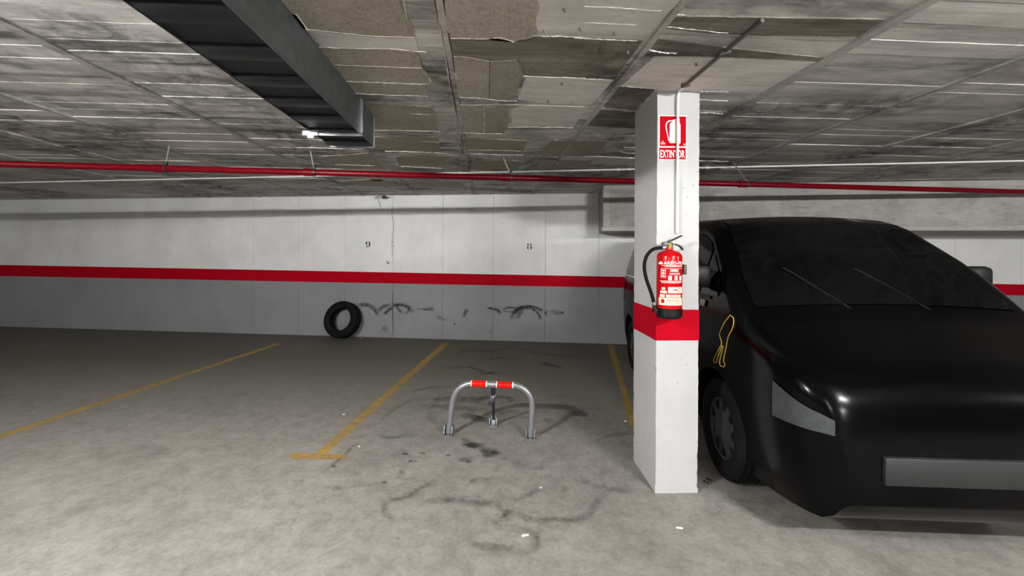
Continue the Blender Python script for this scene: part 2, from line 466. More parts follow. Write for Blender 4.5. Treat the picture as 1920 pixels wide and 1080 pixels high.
def blob(u, v, rx, ry, place, mat, parent, name, strength=.7):
    vs, fs, at = [place(u, v)], [], [strength]
    n = 18; ph = [rnd.random()*6 for _ in range(3)]
    for j, r in enumerate((.4, .75, 1.15)):
        for k in range(n):
            a = 2*PI*k/n; w_ = 1 + .18*math.sin(2*a+ph[0]) + .12*math.sin(3*a+ph[1]) + .08*math.sin(5*a+ph[2])
            vs.append(place(u + rx*r*w_*math.cos(a), v + ry*r*w_*math.sin(a))); at.append(strength*(1, .8, 0)[j])
    for k in range(n):
        fs.append((0, 1+k, 1+(k+1) % n))
        for j in range(2):
            a = 1+j*n; b = a+n
            fs.append((a+k, b+k, b+(k+1) % n, a+(k+1) % n))
    film(vs, fs, at, mat, parent, name)
zf = [0.0012]
def flz(u, v): return fl(u, v, zf[0])
def Z9(l): return [(555+a/2.348, 620+b/2.348) for a, b in l]
def Z10(l): return [(960+a/2.348, 620+b/2.348) for a, b in l]
def Z8(l): return [(790+a/6, 680+b/6) for a, b in l]
for pts, wpx, s in [
    (Z9([(365,765),(420,748),(470,732),(520,715),(580,682),(620,675)]), 7, .55),
    (Z9([(378,762),(398,800),(405,820),(438,832)]), 7, .5),
    (Z9([(560,752),(620,748),(680,745),(760,755),(850,760),(910,735)]), 8, .6),
    (Z9([(905,740),(900,780),(935,812),(885,840),(890,862),(955,872)]), 9, .55),
    (Z9([(750,940),(850,950),(960,962)]), 9, .45),
    (Z9([(735,687),(765,670),(790,655),(850,650),(875,640)]), 4, .5),
    (Z9([(110,692),(150,690),(200,687)]), 4, .5),
    (Z9([(150,712),(190,692),(260,683),(340,678),(400,665)]), 4, .4),
    (Z9([(95,635),(150,600),(185,570),(220,540),(260,500),(295,488)]), 3, .5),
    (Z9([(370,455),(400,470),(450,468),(505,455)]), 4, .5),
    (Z9([(360,410),(400,370),(440,340),(490,315),(530,300)]), 4, .4),
    (Z9([(500,275),(560,255),(640,250),(700,245)]), 3, .45),
    (Z9([(620,150),(680,165),(760,160),(850,185),(935,180)]), 2.5, .7),
    (Z9([(700,110),(760,85),(850,90),(940,75)]), 2.5, .6),
    (Z9([(820,140),(880,120),(950,125)]), 2, .6),
    (Z9([(560,840),(590,830),(600,800)]), 5, .35),
    (Z10([(-10,575),(50,592),(120,602),(155,590)]), 6, .5),
    (Z10([(0,752),(60,730),(125,703)]), 6, .5),
    (Z10([(10,780),(40,815),(100,835),(200,832),(270,832),(330,815),(360,772),(385,735),(398,712)]), 8, .55),
    (Z10([(295,655),(350,675),(420,695),(470,700),(515,715)]), 6, .5),
    (Z10([(215,722),(242,685)]), 6, .4),
    (Z10([(-20,868),(70,885),(106,905),(100,960),(50,975),(-20,968)]), 8, .5),
    (Z10([(355,488),(400,470),(470,458),(535,445)]), 4, .6),
    (Z10([(20,75),(120,100),(240,110),(330,100)]), 2.5, .55),
    (Z10([(80,140),(170,150),(230,165)]), 2.5, .5),
    (Z8([(140,440),(180,405),(250,390),(330,388),(450,370)]), 4, .6),
    (Z8([(395,465),(430,425),(520,405),(640,400),(760,385),(900,385),(980,400),(1050,440),(1210,495)]), 5, .65),
    (Z8([(580,440),(660,420),(740,395)]), 4, .5),
    (Z8([(-40,490),(120,490),(330,505),(480,515),(620,525),(760,548)]), 6, .6),  # long dark streak across the floor behind the barrier
    (Z8([(820,570),(920,550),(1020,555),(1120,548)]), 5, .55),  # dark streak carried on to the right
    (Z8([(640,120),(720,125),(820,105)]), 3, .6),
    (Z8([(1360,0),(1480,35),(1600,70)]), 3, .6)]:
    zf[0] += .00002; ribbon(pts, wpx*2.1, flz, 'stain_streak', floor, 'floor_stain_shadow', s)
for a, b, rx, ry, s in [(480,542,15,6,.9),(560,540,15,6,.8),(505,574,12,6,.8),(528,575,10,5,.8),(465,625,15,9,.6),(670,548,10,4,.85),(390,666,15,5,.6),(28,660,12,7,.7),(172,598,11,8,.6),
    (770,500,42,17,.7),(850,538,60,19,.9),(745,570,27,13,.75),(915,560,22,9,.5),(745,478,20,8,.5),(448,914,8,6,1.0),(430,597,5,3,1.0)]:
    zf[0] += .00002; blob(555+a/2.348, 620+b/2.348, rx/2.348, ry/2.348, flz, 'oil_shadow', floor, 'floor_stain_shadow', s*.62)
for u, v, rx, ry, s in [(892,835,24,6,.75),(880,780,18,5,.7),(1088,775,16,6,.8),(930,848,10,4,.5),(1030,790,14,5,.4),(900,786,18,5,.8)]:  # dark spots; the rightmost paints the pillar's cast shadow
    zf[0] += .00002; blob(u, v, rx, ry, flz, 'oil_shadow', floor, 'floor_stain_shadow', s*.62)
zf[0] += .0001; blob(1008, 818, 13, 7, flz, 'pale', floor, 'concrete_patch', .7)
blob(858, 800, 20, 6, flz, 'pale', floor, 'concrete_patch', .35)
for a, b, c, d in [(706, 839, 718, 828), (778, 821, 793, 817)]:
    zf[0] += .00002; ribbon([(a, b), ((a+c)/2, (b+d)/2), (c, d)], 2, flz, 'pale', floor, 'paint_scrape', .7)
wo = [.003]
def wlz(u, v): return wl(u, v, wo[0])
def ZW(l): return [(660+a/4.8, 550+b/4.8) for a, b in l]
for pts, wpx, s in [
    (ZW([(40,108),(80,100),(120,97),(170,112),(215,150),(240,215)]), 5, .55), (ZW([(60,120),(130,115),(190,150),(235,200)]), 3, .5),
    (ZW([(235,160),(280,120),(355,100)]), 5, .6), (ZW([(283,195),(325,155),(380,112)]), 4, 1.0), (ZW([(365,105),(420,102),(470,108),(510,130),(560,180)]), 5, 1.0),
    (ZW([(370,108),(430,106)]), 3, 1.0), (ZW([(395,118),(425,150),(450,185)]), 3, .8), (ZW([(520,150),(500,165),(480,190)]), 2.5, .5), (ZW([(575,140),(660,143),(745,140)]), 2, .6), (ZW([(660,132),(700,125),(745,132)]), 3, .45), (ZW([(640,150),(700,150),(745,160)]), 4, .35),
    (ZW([(760,200),(800,225),(870,250)]), 4, .4), (ZW([(1040,138),(1022,170),(1000,215)]), 5, .65), (ZW([(1210,130),(1250,135),(1305,150),(1345,190)]), 4, .8), (ZW([(1350,150),(1400,132),(1430,128),(1500,132)]), 4, .7), (ZW([(1350,165),(1410,166),(1480,170)]), 2.5, .5),
    (ZW([(1435,245),(1448,190),(1490,140),(1570,120),(1650,128),(1700,148),(1725,170)]), 5, 1.0), (ZW([(1465,190),(1500,145),(1580,128),(1640,135)]), 6, .6), (ZW([(1490,230),(1505,190),(1545,150)]), 5, .5), (ZW([(1600,140),(1650,158),(1685,195),(1697,245)]), 3, .8), (ZW([(1770,170),(1830,160),(1910,172)]), 5, .4), (ZW([(1800,185),(1860,185),(1915,165)]), 3, .4), (ZW([(1745,150),(1750,200)]), 3, .5),
    ([(737,372),(735,400),(738,425),(735,455),(737,500)], 1.0, .5), ([(709,372),(711,380),(717,395)], 1.4, .6), ([(697,371),(715,369),(732,372)], 2.2, .7), ([(700,374),(720,371),(738,370)], 1.6, .8), ([(737,540),(736,580),(738,630)], 1.3, .6),
    ([(1122,370),(1124,382),(1127,392)], 2.5, .5)]:
    wo[0] += .00003; ribbon(pts, wpx*1.6, wlz, 'scuff', wall, 'scuff_mark', min(1, s*1.25), True)
for u, v, r, s in [(727.5, 493, 2.6, 1.0), (725, 490, 1.4, 1.0), (852, 607, 2, 1.0), (738, 462, 1.3, .9), (737, 454, 1.2, .9), (722, 616, 6, .4), (920, 622, 3, .4), (936, 606, 2, .4), (1022, 588, 3, .3), (722, 370, 5, .9), (638, 640, 0.5, .1)]:
    wo[0] += .00003; blob(u, v, r, r, wlz, 'scuff', wall, 'chip', s)

# parking lines (paint on the floor)
def paint_line(q, label, n=14):
    P = [fl(u, v, .0010) for u, v in q]       # q: near-left, near-right, far-right, far-left
    m = MB(); m.grid(lambda a, b: (P[0].lerp(P[3], a)).lerp(P[1].lerp(P[2], a), b), n, 2)
    tag(m.build('parking_line', 'yellow_line', floor, 0), label)
paint_line([(591, 850), (613, 850), (842, 644), (829, 644)], 'faded yellow line on the left of the bay')
paint_line([(545, 860), (647, 862), (646, 852), (545, 849)], 'faded yellow cross bar at the end of the left line')
paint_line([(1184, 806), (1205, 840), (1150, 646), (1139, 646)][:1] + [(1197, 806), (1150, 646), (1139, 646)], 'faded yellow line on the right of the bay')
# the same marking goes on to the left of the picture
dl = fl(601.8, 847.9) - fl(1196, 838)
off = (fl(834, 645.5) - fl(1144, 645.6))
for k in (1,):
    P = [p + off*k for p in (fl(591, 850, .001), fl(613, 850, .001), fl(842, 644, .001), fl(829, 644, .001))]
    m = MB(); m.grid(lambda a, b: (P[0].lerp(P[3], a)).lerp(P[1].lerp(P[2], a), b), 14, 2)
    tag(m.build('parking_line', 'yellow_line', floor, 0), 'faded yellow line of the next bay at far left')

# ---- ceiling: board-marked panels, ribs, plaster patches, mortar ridges
JX = [-1.156 + .971*k for k in range(-4, 7)]        # rib positions across the grid
GM = Matrix.Rotation(GR, 4, 'Z')
far_y = 8.3; BW = .142
mbs = MB()
me_cache = {}
for bi in range(len(JX)-1):
    x0, x1 = JX[bi] + .02, JX[bi+1] - .02
    main = 3 <= bi <= 7
    y = 1.15 + rnd.random()*.05
    while y < far_y:
        bw = BW * rnd.choice((.8, 1, 1, 1.2, 1.5)); dz = rnd.random()*.008
        c = Vector(((x0+x1)/2, y + bw/2, HCEIL - dz + .008))
        pc = GM @ c
        if (pc - w0).dot(wn) > bw*.45 + .13*1.0 or True:
            d = (x1-x0, bw-.004, .016)
            # stop at the wall
            if min((GM @ Vector((xx, y+bw, 0)) - w0).dot(wn) for xx in (x0, x1)) > -.12:
                if main:
                    key = (round(bw, 3), rnd.randrange(3))
                    if key not in me_cache:
                        n = 8; vs = []; 
                        rr = random.Random(hash(key) & 255)
                        jit = [[(rr.random()-.5)*.006 for _ in range(n+1)] for _ in range(2)]
                        m = MB()
                        m.grid(lambda a, b: Vector(((a-.5)*d[0], (b-.5)*d[1] + jit[int(b+.5)][int(a*n+.5)], -.008 + (0.0))), n, 1)
                        m.grid(lambda a, b: Vector(((a-.5)*d[0], -.5*d[1] + jit[0][int(a*n+.5)], -.008 + b*.016)), n, 1)
                        m.grid(lambda a, b: Vector(((a-.5)*d[0], .5*d[1] + jit[1][int(a*n+.5)], -.008 + b*.016)), n, 1)
                        me_cache[key] = m.mesh('ceiling_board', 20); me_cache[key].materials.append(MAT['board_concrete'])
                    o = bpy.data.objects.new('ceiling_board', me_cache[key]); COL.objects.link(o); o.parent = ceiling
                    o.matrix_world = GM @ Matrix.Translation(c)
                else:
                    mbs.box(pc, d, GM.to_3x3())
        y += bw
o = mbs.build('ceiling_boards', 'board_concrete', ceiling, 0); o['kind'] = 'stuff'
for i, x in enumerate(JX):
    m = MB(); wdt = .03 if i % 2 == 0 else .052
    if abs(x + .185) < .05: wdt = .024
    n = 60
    for sgn in (0,):
        ys = [1.0 + k*(far_y-1.0)/n for k in range(n+1)]
        ws = [wdt*(.85+.3*rnd.random())/2 for _ in ys]
        vs = []
        for yy, hw in zip(ys, ws):
            for a, z in ((-hw-.006, HCEIL+.004), (-hw, HCEIL-.014), (hw, HCEIL-.014), (hw+.006, HCEIL+.004)):
                vs.append(GM @ Vector((x+a, yy, z)))
        fs = []
        for k in range(n):
            fs += [(k*4+j, k*4+4+j, k*4+5+j, k*4+1+j) for j in range(3)]
        m.add(vs, fs)
    m.build('ceiling_rib', 'rib_concrete', ceiling, 0)
def A1(l): return [(555+a/3, b/3) for a, b in l]
def A2(l): return [(825+a/3, b/3) for a, b in l]
def A3(l): return [(1095+a/3, b/3) for a, b in l]
def A12(l): return [(555+a/4.315, 270+b/4.315) for a, b in l]
def patch(poly, mat='plaster', thick=.007, z=HCEIL-.009, rough=1.6, name='plaster_patch'):
    P = []
    N = len(poly)
    for i in range(N):
        a, b = Vector(poly[i]).to_3d(), Vector(poly[(i+1) % N]).to_3d()
        k = max(1, int((b-a).length/7))
        for j in range(k):
            q = a.lerp(b, j/k); 
            if j: q += Vector(((rnd.random()-.5)*rough, (rnd.random()-.5)*rough, 0))
            P.append(ce(q.x, q.y, z))
    n = len(P)
    bm = bmesh.new(); bot = [bm.verts.new(p - Vector((0, 0, thick*.4))) for p in P]; top = [bm.verts.new(p + Vector((0, 0, .012))) for p in P]
    bm.faces.new(bot)
    for i in range(n): bm.faces.new((bot[i], bot[(i+1) % n], top[(i+1) % n], top[i]))
    bmesh.ops.triangulate(bm, faces=[f for f in bm.faces if len(f.verts) > 4])
    bmesh.ops.recalc_face_normals(bm, faces=bm.faces)
    for f in bm.faces:
        if abs(f.normal.z) > .8 and f.normal.z > 0: f.normal_flip()
    me = bpy.data.meshes.new(name); bm.to_mesh(me); bm.free()
    o = bpy.data.objects.new(name, me); COL.objects.link(o); me.materials.append(MAT[mat]); o.parent = ceiling
patch([(480,-60),(744,-60),(748,0),(755,17),(762,33),(775,53),(778,70),(695,67),(622,60),(575,55),(555,27),(480,10)])
patch(A1([(60,262),(340,272),(520,275),(660,288),(690,310),(710,380),(210,366),(100,362)]))
patch(A1([(120,368),(210,369),(710,383),(750,435),(735,470),(285,459),(160,455)]))
patch(A1([(200,462),(285,463),(735,475),(745,520),(740,540),(335,528),(240,522)]))
patch(A1([(370,572),(560,585),(760,600),(785,650),(800,735),(430,728)]))
patch(A1([(430,768),(700,768),(800,770),(812,856),(600,850),(435,838)]))
patch(A1([(140,880),(300,868),(430,860),(480,920),(500,950),(350,940),(210,930),(160,892)]))
patch(A12([(800,100),(1000,92),(1240,110),(1210,130),(1220,180),(1250,195),(1050,193),(870,185),(830,170)]))
patch(A12([(930,300),(1300,310),(1370,350),(950,350)])); patch(A12([(380,300),(560,290),(760,300),(850,345),(560,342)]))
patch(A2([(20,-160),(560,-160),(550,0),(560,40),(530,130),(540,190),(480,215),(415,235),(380,225),(310,212),(275,218),(60,215),(35,150)]))
patch(A2([(75,315),(180,325),(260,340),(278,345),(276,480),(278,550),(105,548),(85,450)])); patch(A2([(282,344),(430,335),(440,380),(465,410),(455,440),(440,500),(415,565),(340,565),(300,550),(280,550)]))
patch(A2([(95,600),(238,605),(248,750),(100,745)])); patch(A2([(253,612),(385,615),(390,680),(360,750),(253,750)]))
patch(A2([(135,775),(300,782),(490,790),(470,840),(468,865),(145,865)]))
patch(A2([(640,790),(810,790),(940,792),(890,870),(700,880),(570,875),(590,830)]))
patch(A2([(180,900),(450,905),(430,960),(165,960)])); patch(A2([(560,905),(700,900),(860,905),(820,945),(540,950)]))
for q in ([(1014,-60),(1320,-60),(1275,0),(1208,72),(1100,70),(1008,62),(1005,43)], [(986,145),(1060,147),(1150,150),(1108,196),(1030,194),(970,186),(978,165)],
          [(990,196),(1050,197),(1104,201),(1075,236),(960,236),(958,206)], [(1226,107),(1320,107),(1430,112),(1530,116),(1425,173),(1320,168),(1232,166),(1165,160)], [(1035,292),(1120,294),(1190,297),(1190,310),(1060,306)], [(590,58),(690,69),(780,74),(785,94),(690,90),(600,86)]):
    patch(q, 'pale_board', .007, HCEIL-.0058, .8, 'pale_board')
patch([(845,75),(917,76),(952,79),(985,76),(1005,70),(1100,72),(1204,78),(1152,147),(1060,145),(983,142),(972,112),(912,111),(885,105),(850,102)], 'dark_board', .007, HCEIL-.0058, 1.0, 'damp_board')
patch([(1268,30),(1420,32),(1660,36),(1608,68),(1420,66),(1330,62),(1240,52)], 'dark_board', .007, HCEIL-.0058, 1.0, 'damp_board')
patch([(1227,72),(1330,85),(1420,95),(1545,108),(1535,114),(1420,108),(1300,104),(1212,92)], 'dark_board', .007, HCEIL-.0058, 1.0, 'damp_board')
patch([(1122,205),(1191,210),(1191,240),(1097,236)], 'dark_board', .007, HCEIL-.0058, 1.0, 'damp_board')
patch([(1150,162),(1228,168),(1191,207),(1125,200)], 'dark_board', .007, HCEIL-.0058, 1.0, 'damp_board')
def ridge(pts, wpx=1.6, z=HCEIL-.012):
    P = smooth_path([Vector((a, b, 0)) for a, b in pts], 10)
    P = [ce(p.x, p.y + (rnd.random()-.5)*1.1, z) for p in P]
    d = P[0].y; r0 = wpx*d/F/2
    MB().tube(P, [r0*(.35+1.0*rnd.random()) for _ in P], 5).build('mortar_ridge', 'ridge', ceiling)
for pts, wpx in [
    (A1([(0,80),(35,125),(60,165)]), 3), (A1([(60,165),(200,180),(300,190),(420,202),(670,210)]), 2), (A1([(130,265),(340,273),(520,275),(640,285)]), 2.2), (A1([(660,288),(732,292)]), 2.5),
    (A1([(210,366),(450,374),(705,382)]), 1.4), (A1([(285,458),(500,465),(735,472),(752,438)]), 2), (A1([(335,526),(550,536),(740,541)]), 2), (A1([(440,732),(620,734),(810,740)]), 2), (A1([(500,850),(640,852),(810,860)]), 2), (A1([(0,830),(120,832),(260,838)]), 1.4), (A1([(590,935),(700,940),(820,947)]), 1.6), (A1([(220,925),(330,928),(440,932)]), 1.6), (A1([(605,0),(612,50),(622,100)]), 2), (A1([(640,640),(700,642),(755,646)]), 1.2), (A1([(700,795),(810,800)]), 1.2), (A1([(0,713),(60,716)]), 1.2),
    (A2([(0,160),(25,290),(55,480),(90,700),(125,960)]), 2.6), (A2([(-15,0),(-8,80),(0,160)]), 2.2), (A2([(45,403),(85,415),(90,440)]), 1.6), (A2([(60,215),(200,218),(275,218)]), 1.6), (A2([(300,214),(350,214),(415,236)]), 2), (A2([(525,200),(600,205),(700,206),(830,218)]), 2.4), (A2([(105,548),(230,553),(340,566),(430,568)]), 1.8), (A2([(470,428),(600,434),(820,440)]), 2.2), (A2([(105,590),(400,590),(810,600)]), 1.2), (A2([(105,745),(240,750),(350,752)]), 2), (A2([(80,610),(100,680),(118,735)]), 1.4), (A2([(385,716),(580,716),(750,718)]), 1.6), (A2([(145,862),(300,868),(465,872)]), 1.8), (A2([(248,615),(250,680),(246,745)]), 1.2), (A2([(130,780),(140,850),(150,960)]), 1.6), (A2([(700,880),(1000,882)]), 1.6), (A2([(170,960),(300,965)]), 1.6), (A2([(140,845),(320,845),(460,850)]), 1), (A2([(0,860),(110,880)]), 1.6),
    (A3([(0,35),(200,45),(430,62)]), 1.3), (A3([(0,127),(180,135),(300,142)]), 1.3), (A3([(0,218),(120,222),(300,230)]), 2), (A3([(0,443),(80,446),(150,450)]), 1.6), (A3([(350,275),(430,295),(520,300)]), 3), (A3([(460,150),(600,165),(810,188)]), 1.8), (A3([(200,485),(300,492),(400,500)]), 1.5), (A3([(650,515),(730,515),(810,518)]), 1.8), (A3([(650,560),(810,568)]), 1.4), (A3([(655,633),(720,635),(780,640)]), 2.6), (A3([(520,80),(570,85)]), 2.4), (A3([(650,905),(810,908)]), 1.5), (A3([(0,880),(140,885),(290,890)]), 1.6), (A3([(200,850),(240,862),(290,862)]), 1.2), (A3([(225,828),(290,832)]), 1.2), (A3([(85,603),(120,604)]), 1.4)]:
    ridge(pts, wpx)
for u, v in [(1057, 17), (1086, 53), (1020, 57), (1052, 156), (1027, 189), (1073, 191), (1304, 119), (1150, 62), (1176, 97)]:
    p = ce(u, v, HCEIL-.010); m = MB()
    m.tube([p + Vector((0, 0, .012)), p + Vector((.004, 0, -.006)), p + Vector((.008, .004, -.012))], [.007, .006, .003], 6); m.build('cement_drip', 'dark_board', ceiling)

# ------------------------------------------------------------------ concrete beam on the wall
f0 = ce(1133, 345); dpt = (f0 - WA).dot(wn)
bl = wloc(f0); zb = hit(1129, 432.5, f0, wn).z
BLN = WLEN - bl - .1
m = MB().box((0, 0, 0), (BLN, dpt, HCEIL + .02 - zb), None, .008)
beam = m.build('concrete_beam', 'beam_concrete'); beam.matrix_world = Matrix.Translation(w0 + wd*(bl+BLN/2) + wn*(dpt/2-.001) + Vector((0, 0, (HCEIL+.02+zb)/2))) @ RW.to_4x4()
tag(beam, 'raw grey concrete beam jutting from the back wall below the ceiling', 'beam', kind='structure')
ib = beam.matrix_world.inverted()
for (u0, v0, u1, v1) in [(1131.5, 345.5, 1300, 355), (1131, 356, 1143, 424), (1129, 425, 1300, 433)]:
    a = ib @ hit(u0, v0, f0, wn); b = ib @ hit(u1, v1, f0, wn)
    if u1 > 1200: b.x = BLN/2
    MB().box(((a.x+b.x)/2, -dpt/2-.002, (a.z+b.z)/2), (abs(b.x-a.x), .012, abs(b.z-a.z)), None, .003).build('formwork_board', 'beam_concrete', beam)

# ------------------------------------------------------------------ pillar
PR = math.radians(2.0)
P0 = fl(1229, 925); pu = Vector((math.cos(PR), math.sin(PR), 0)); pn = Vector((math.sin(PR), -math.cos(PR), 0))
def pf(u, v, off=0.0): return hit(u, v, P0 + pn*off, pn)      # pixel on the pillar's front face
PW = (pf(1309.5, 600) - P0).dot(pu)
pb = fl(1190, 862); PD = (pb - P0).dot(-pn)
pm = frame_at(P0, pu, -pn)                                    # local: x right, y into depth, z up
bm = bmesh.new(); bmesh.ops.create_cube(bm, size=1)
for v in bm.verts: v.co = Vector(((v.co.x+.5)*PW, (v.co.y+.5)*PD, (v.co.z+.5)*(HCEIL+.01)))
bmesh.ops.subdivide_edges(bm, edges=[e for e in bm.edges if abs(e.verts[0].co.z-e.verts[1].co.z) > 1], cuts=120)
bmesh.ops.subdivide_edges(bm, edges=[e for e in bm.edges if abs(e.verts[0].co.z-e.verts[1].co.z) < .01], cuts=8, use_grid_fill=True)
from mathutils import noise as mn
for v in bm.verts:
    z = v.co.z; amp = .0022 + .0045*max(0, 1-z/.30)**1.5
    ed = (v.co.x < .001 or v.co.x > PW-.001) and (v.co.y < .001 or v.co.y > PD-.001)
    n = mn.noise_vector(v.co*22)*.7 + mn.noise_vector(v.co*60)*.4
    v.co += Vector((n.x, n.y, 0))*amp*(1.5 if ed else .7)
    if z < .3 and ed:
        v.co += (Vector((PW/2, PD/2, z)) - v.co).normalized()*.008*max(0, mn.noise(v.co*30)+.3)
bmesh.ops.recalc_face_normals(bm, faces=bm.faces)
me = bpy.data.meshes.new('pillar'); bm.to_mesh(me); bm.free()
pillar = bpy.data.objects.new('pillar', me); COL.objects.link(pillar); me.materials.append(MAT['pillar_paint']); pillar.matrix_world = pm
tag(pillar, 'white painted square concrete pillar with a red band', 'pillar', kind='structure')
me.polygons.foreach_set('use_smooth', [True]*len(me.polygons)); me.set_sharp_from_angle(angle=math.radians(40))
ipm = pm.inverted()
zt = (ipm @ pf(1262, 580.5)).z; zbm = (ipm @ pf(1262, 638.3)).z
m = MB(); o_ = .0035
ring = [(-o_, -o_), (PW+o_, -o_), (PW+o_, PD+o_), (-o_, PD+o_)]
vs = []
for i in range(4):
    a, b = Vector(ring[i]), Vector(ring[(i+1) % 4])
    for k in range(8):
        q = a.lerp(b, k/8); vs += [(q.x, q.y, zbm + (rnd.random()-.5)*.002), (q.x, q.y, zt + (rnd.random()-.5)*.002)]
n = len(vs)//2
m.add(vs, [(2*i, 2*((i+1) % n), 2*((i+1) % n)+1, 2*i+1) for i in range(n)])
tag(m.build('red_band', 'red_paint', pillar, 0), 'red painted band around the pillar')

# conduit down the pillar, and along the ceiling
cd = .011
top = pf(1271, 178, .012)
pts = [ce(1430, 38, HCEIL-.02), ce(1365, 92, HCEIL-.02), ce(1300, 147, HCEIL-.022), ce(1285, 160, HCEIL-.026), pf(1274, 171, .026), pf(1270.8, 182, .019), pf(1270.5, 260, .018), pf(1269.8, 437, .018)]
k = [pts[0], pts[1], pts[2]] + smooth_path(pts[3:6], 6) + pts[6:]
cond = empty('conduit', Matrix.Translation(pts[-1]), 'white conduit running down the pillar front over the red sign', 'conduit')
L0 = pts[-1]
MB().tube([p - L0 for p in smooth_path(pts[3:6], 6) + pts[6:]], .0085, 10).build('riser', 'white_plastic', cond)
MB().tube([p - L0 for p in pts[:4]], .0095, 10).build('ceiling_run', 'conduit_dark', cond)
for u, v in ((1360, 96), (1285.5, 159)):
    p = ce(u, v, HCEIL-.02) - L0; MB().box(p, (.05, .012, .03), Matrix.Rotation(-.6, 3, 'Z'), .002).build('clip', 'conduit_dark', cond)
ca, cb_ = ce(540, 331.2, HCEIL-.026), ce(1190, 317.2, HCEIL-.026)
dirc = (cb_-ca).normalized()
a = ca - dirc*6.8; b = cb_ + dirc*8.0
wire = empty('conduit', Matrix.Translation(ca), 'thin white conduit crossing the ceiling behind the red pipe', 'conduit')
MB().tube([a-ca, b-ca], .0095, 8).build('tube', 'white_plastic', wire)
for u in (584, 1011, 1160, 1180, 1326, 863):
    s_ = (u-540)/650; p = ce(u, 331.2 - 14*s_, HCEIL-.02) - ca
    MB().box(p, (.018, .034, .036), None, .002).build('clip', 'white_plastic', wire)

# ------------------------------------------------------------------ red sprinkler pipe
ZP = 2.29
pa, pb2 = ce(555, 322.5, ZP), ce(1340, 344, ZP)
dp = (pb2-pa).normalized(); a = pa - dp*7.8; b = pb2 + dp*8.4
pipe = empty('red_pipe', Matrix.Translation(pa), 'dark red fire main pipe hung below the ceiling', 'pipe')
pr = .031
MB().tube([a-pa, b-pa], pr, 20).build('pipe', 'pipe_red', pipe)
def along(u):
    d = ray(u, 330); n = Vector((d.y, -d.x, 0)); return pa + dp*((CAM-pa).dot(n)/dp.dot(n))
for u, tu, tv in ((579, 581.5, 282), (949, 942, 294), (300, 318, 272), (1392, 1372, 302)):
    p = along(u); tp = ce(tu, tv)
    MB().tube([p-pa-dp*.045, p-pa+dp*.045], pr+.007, 20).build('coupling', 'pipe_red', pipe)
    q = p + dp*.05
    MB().tube([q-pa-dp*.012, q-pa+dp*.012], pr+.006, 20).build('clamp', 'dark_metal', pipe)
    MB().tube([q-pa+Vector((0, 0, pr)), tp-pa+Vector((0, 0, .01))], .0065, 8).build('hanger_rod', 'rod', pipe)
    MB().box(q-pa+Vector((0, 0, pr+.02)), (.03, .03, .04), None, .004).build('clamp_ear', 'dark_metal', pipe)

# ------------------------------------------------------------------ ventilation duct (grid frame)
def gray(u, v, zz):
    p = fl(u, v, zz); return GM.inverted() @ p
ZD = 2.262
e1 = gray(697.5, 276, ZD); e2 = gray(622, 275, ZD); fz = gray(675, 250.5, ZD)
xr, xl, ye = fz.x, min(e2.x, fz.x-.28), e1.y
yf = fz.y; y0 = -1.2
duct = empty('ventilation_duct', GM @ Matrix.Translation((xr, ye, ZD)), 'dark galvanised sheet metal air duct under the ceiling at left', 'duct')
def D(p): return Vector(p) - Vector((xr, ye, ZD))
ZT = HCEIL - .012
def dbox(name, lo, hi, mat, bev=0.0):
    lo, hi = D(lo), D(hi); MB().box((lo+hi)/2, hi-lo, None, bev).build(name, mat, duct)
dbox('side_panel', (xr-.002, y0, ZD), (xr, yf, ZT), 'galvanised')
dbox('side_panel', (xr-.002, yf+.005, ZD), (xr, ye, ZT-.004), 'galvanised')
dbox('side_panel', (xl, y0, ZD), (xl+.002, ye, ZT), 'galvanised')
dbox('top_panel', (xl, y0, ZT-.002), (xr, ye, ZT), 'galvanised')
dbox('bottom_panel', (xl, y0, ZD+.014), (xr, ye, ZD+.016), 'galvanised_shaded')
dbox('end_panel', (xl, ye-.012, ZD), (xr, ye-.01, ZT), 'galvanised_shaded')
yy = ye - .08
while yy > .5:
    dbox('stiffening_rib', (xl+.004, yy-.06, ZD+.001), (xr-.004, yy+.06, ZD+.0145), 'galvanised_shaded', .003); yy -= .28
for y_, nm in ((yf, 'flange'), (ye-.008, 'flange')):
    t_ = .012; h_ = .018 if y_ == yf else .006
    dbox(nm, (xl-h_, y_-t_/2, ZD-h_), (xr+h_, y_+t_/2, ZD+.004), 'flange', .001)
    dbox(nm, (xr-.002, y_-t_/2, ZD-h_), (xr+h_, y_+t_/2, ZT), 'flange', .001)
    dbox(nm, (xl-h_, y_-t_/2, ZD-h_), (xl+.004, y_+t_/2, ZT), 'flange', .001)
dbox('flange_glint_corner', (xl-.05, yf-.02, ZD-.022), (xl+.045, yf-.004, ZD+.006), 'white_plastic', .003)  # white bar standing in for a bright lamp reflection on the flange
dbox('flange_glint_corner', (xl-.02, yf-.02, ZD-.04), (xl+.02, yf-.004, ZD-.021), 'white_plastic', .003)  # small flange corner block below the painted glint
for yk in (ye-.2, .9):
    pass

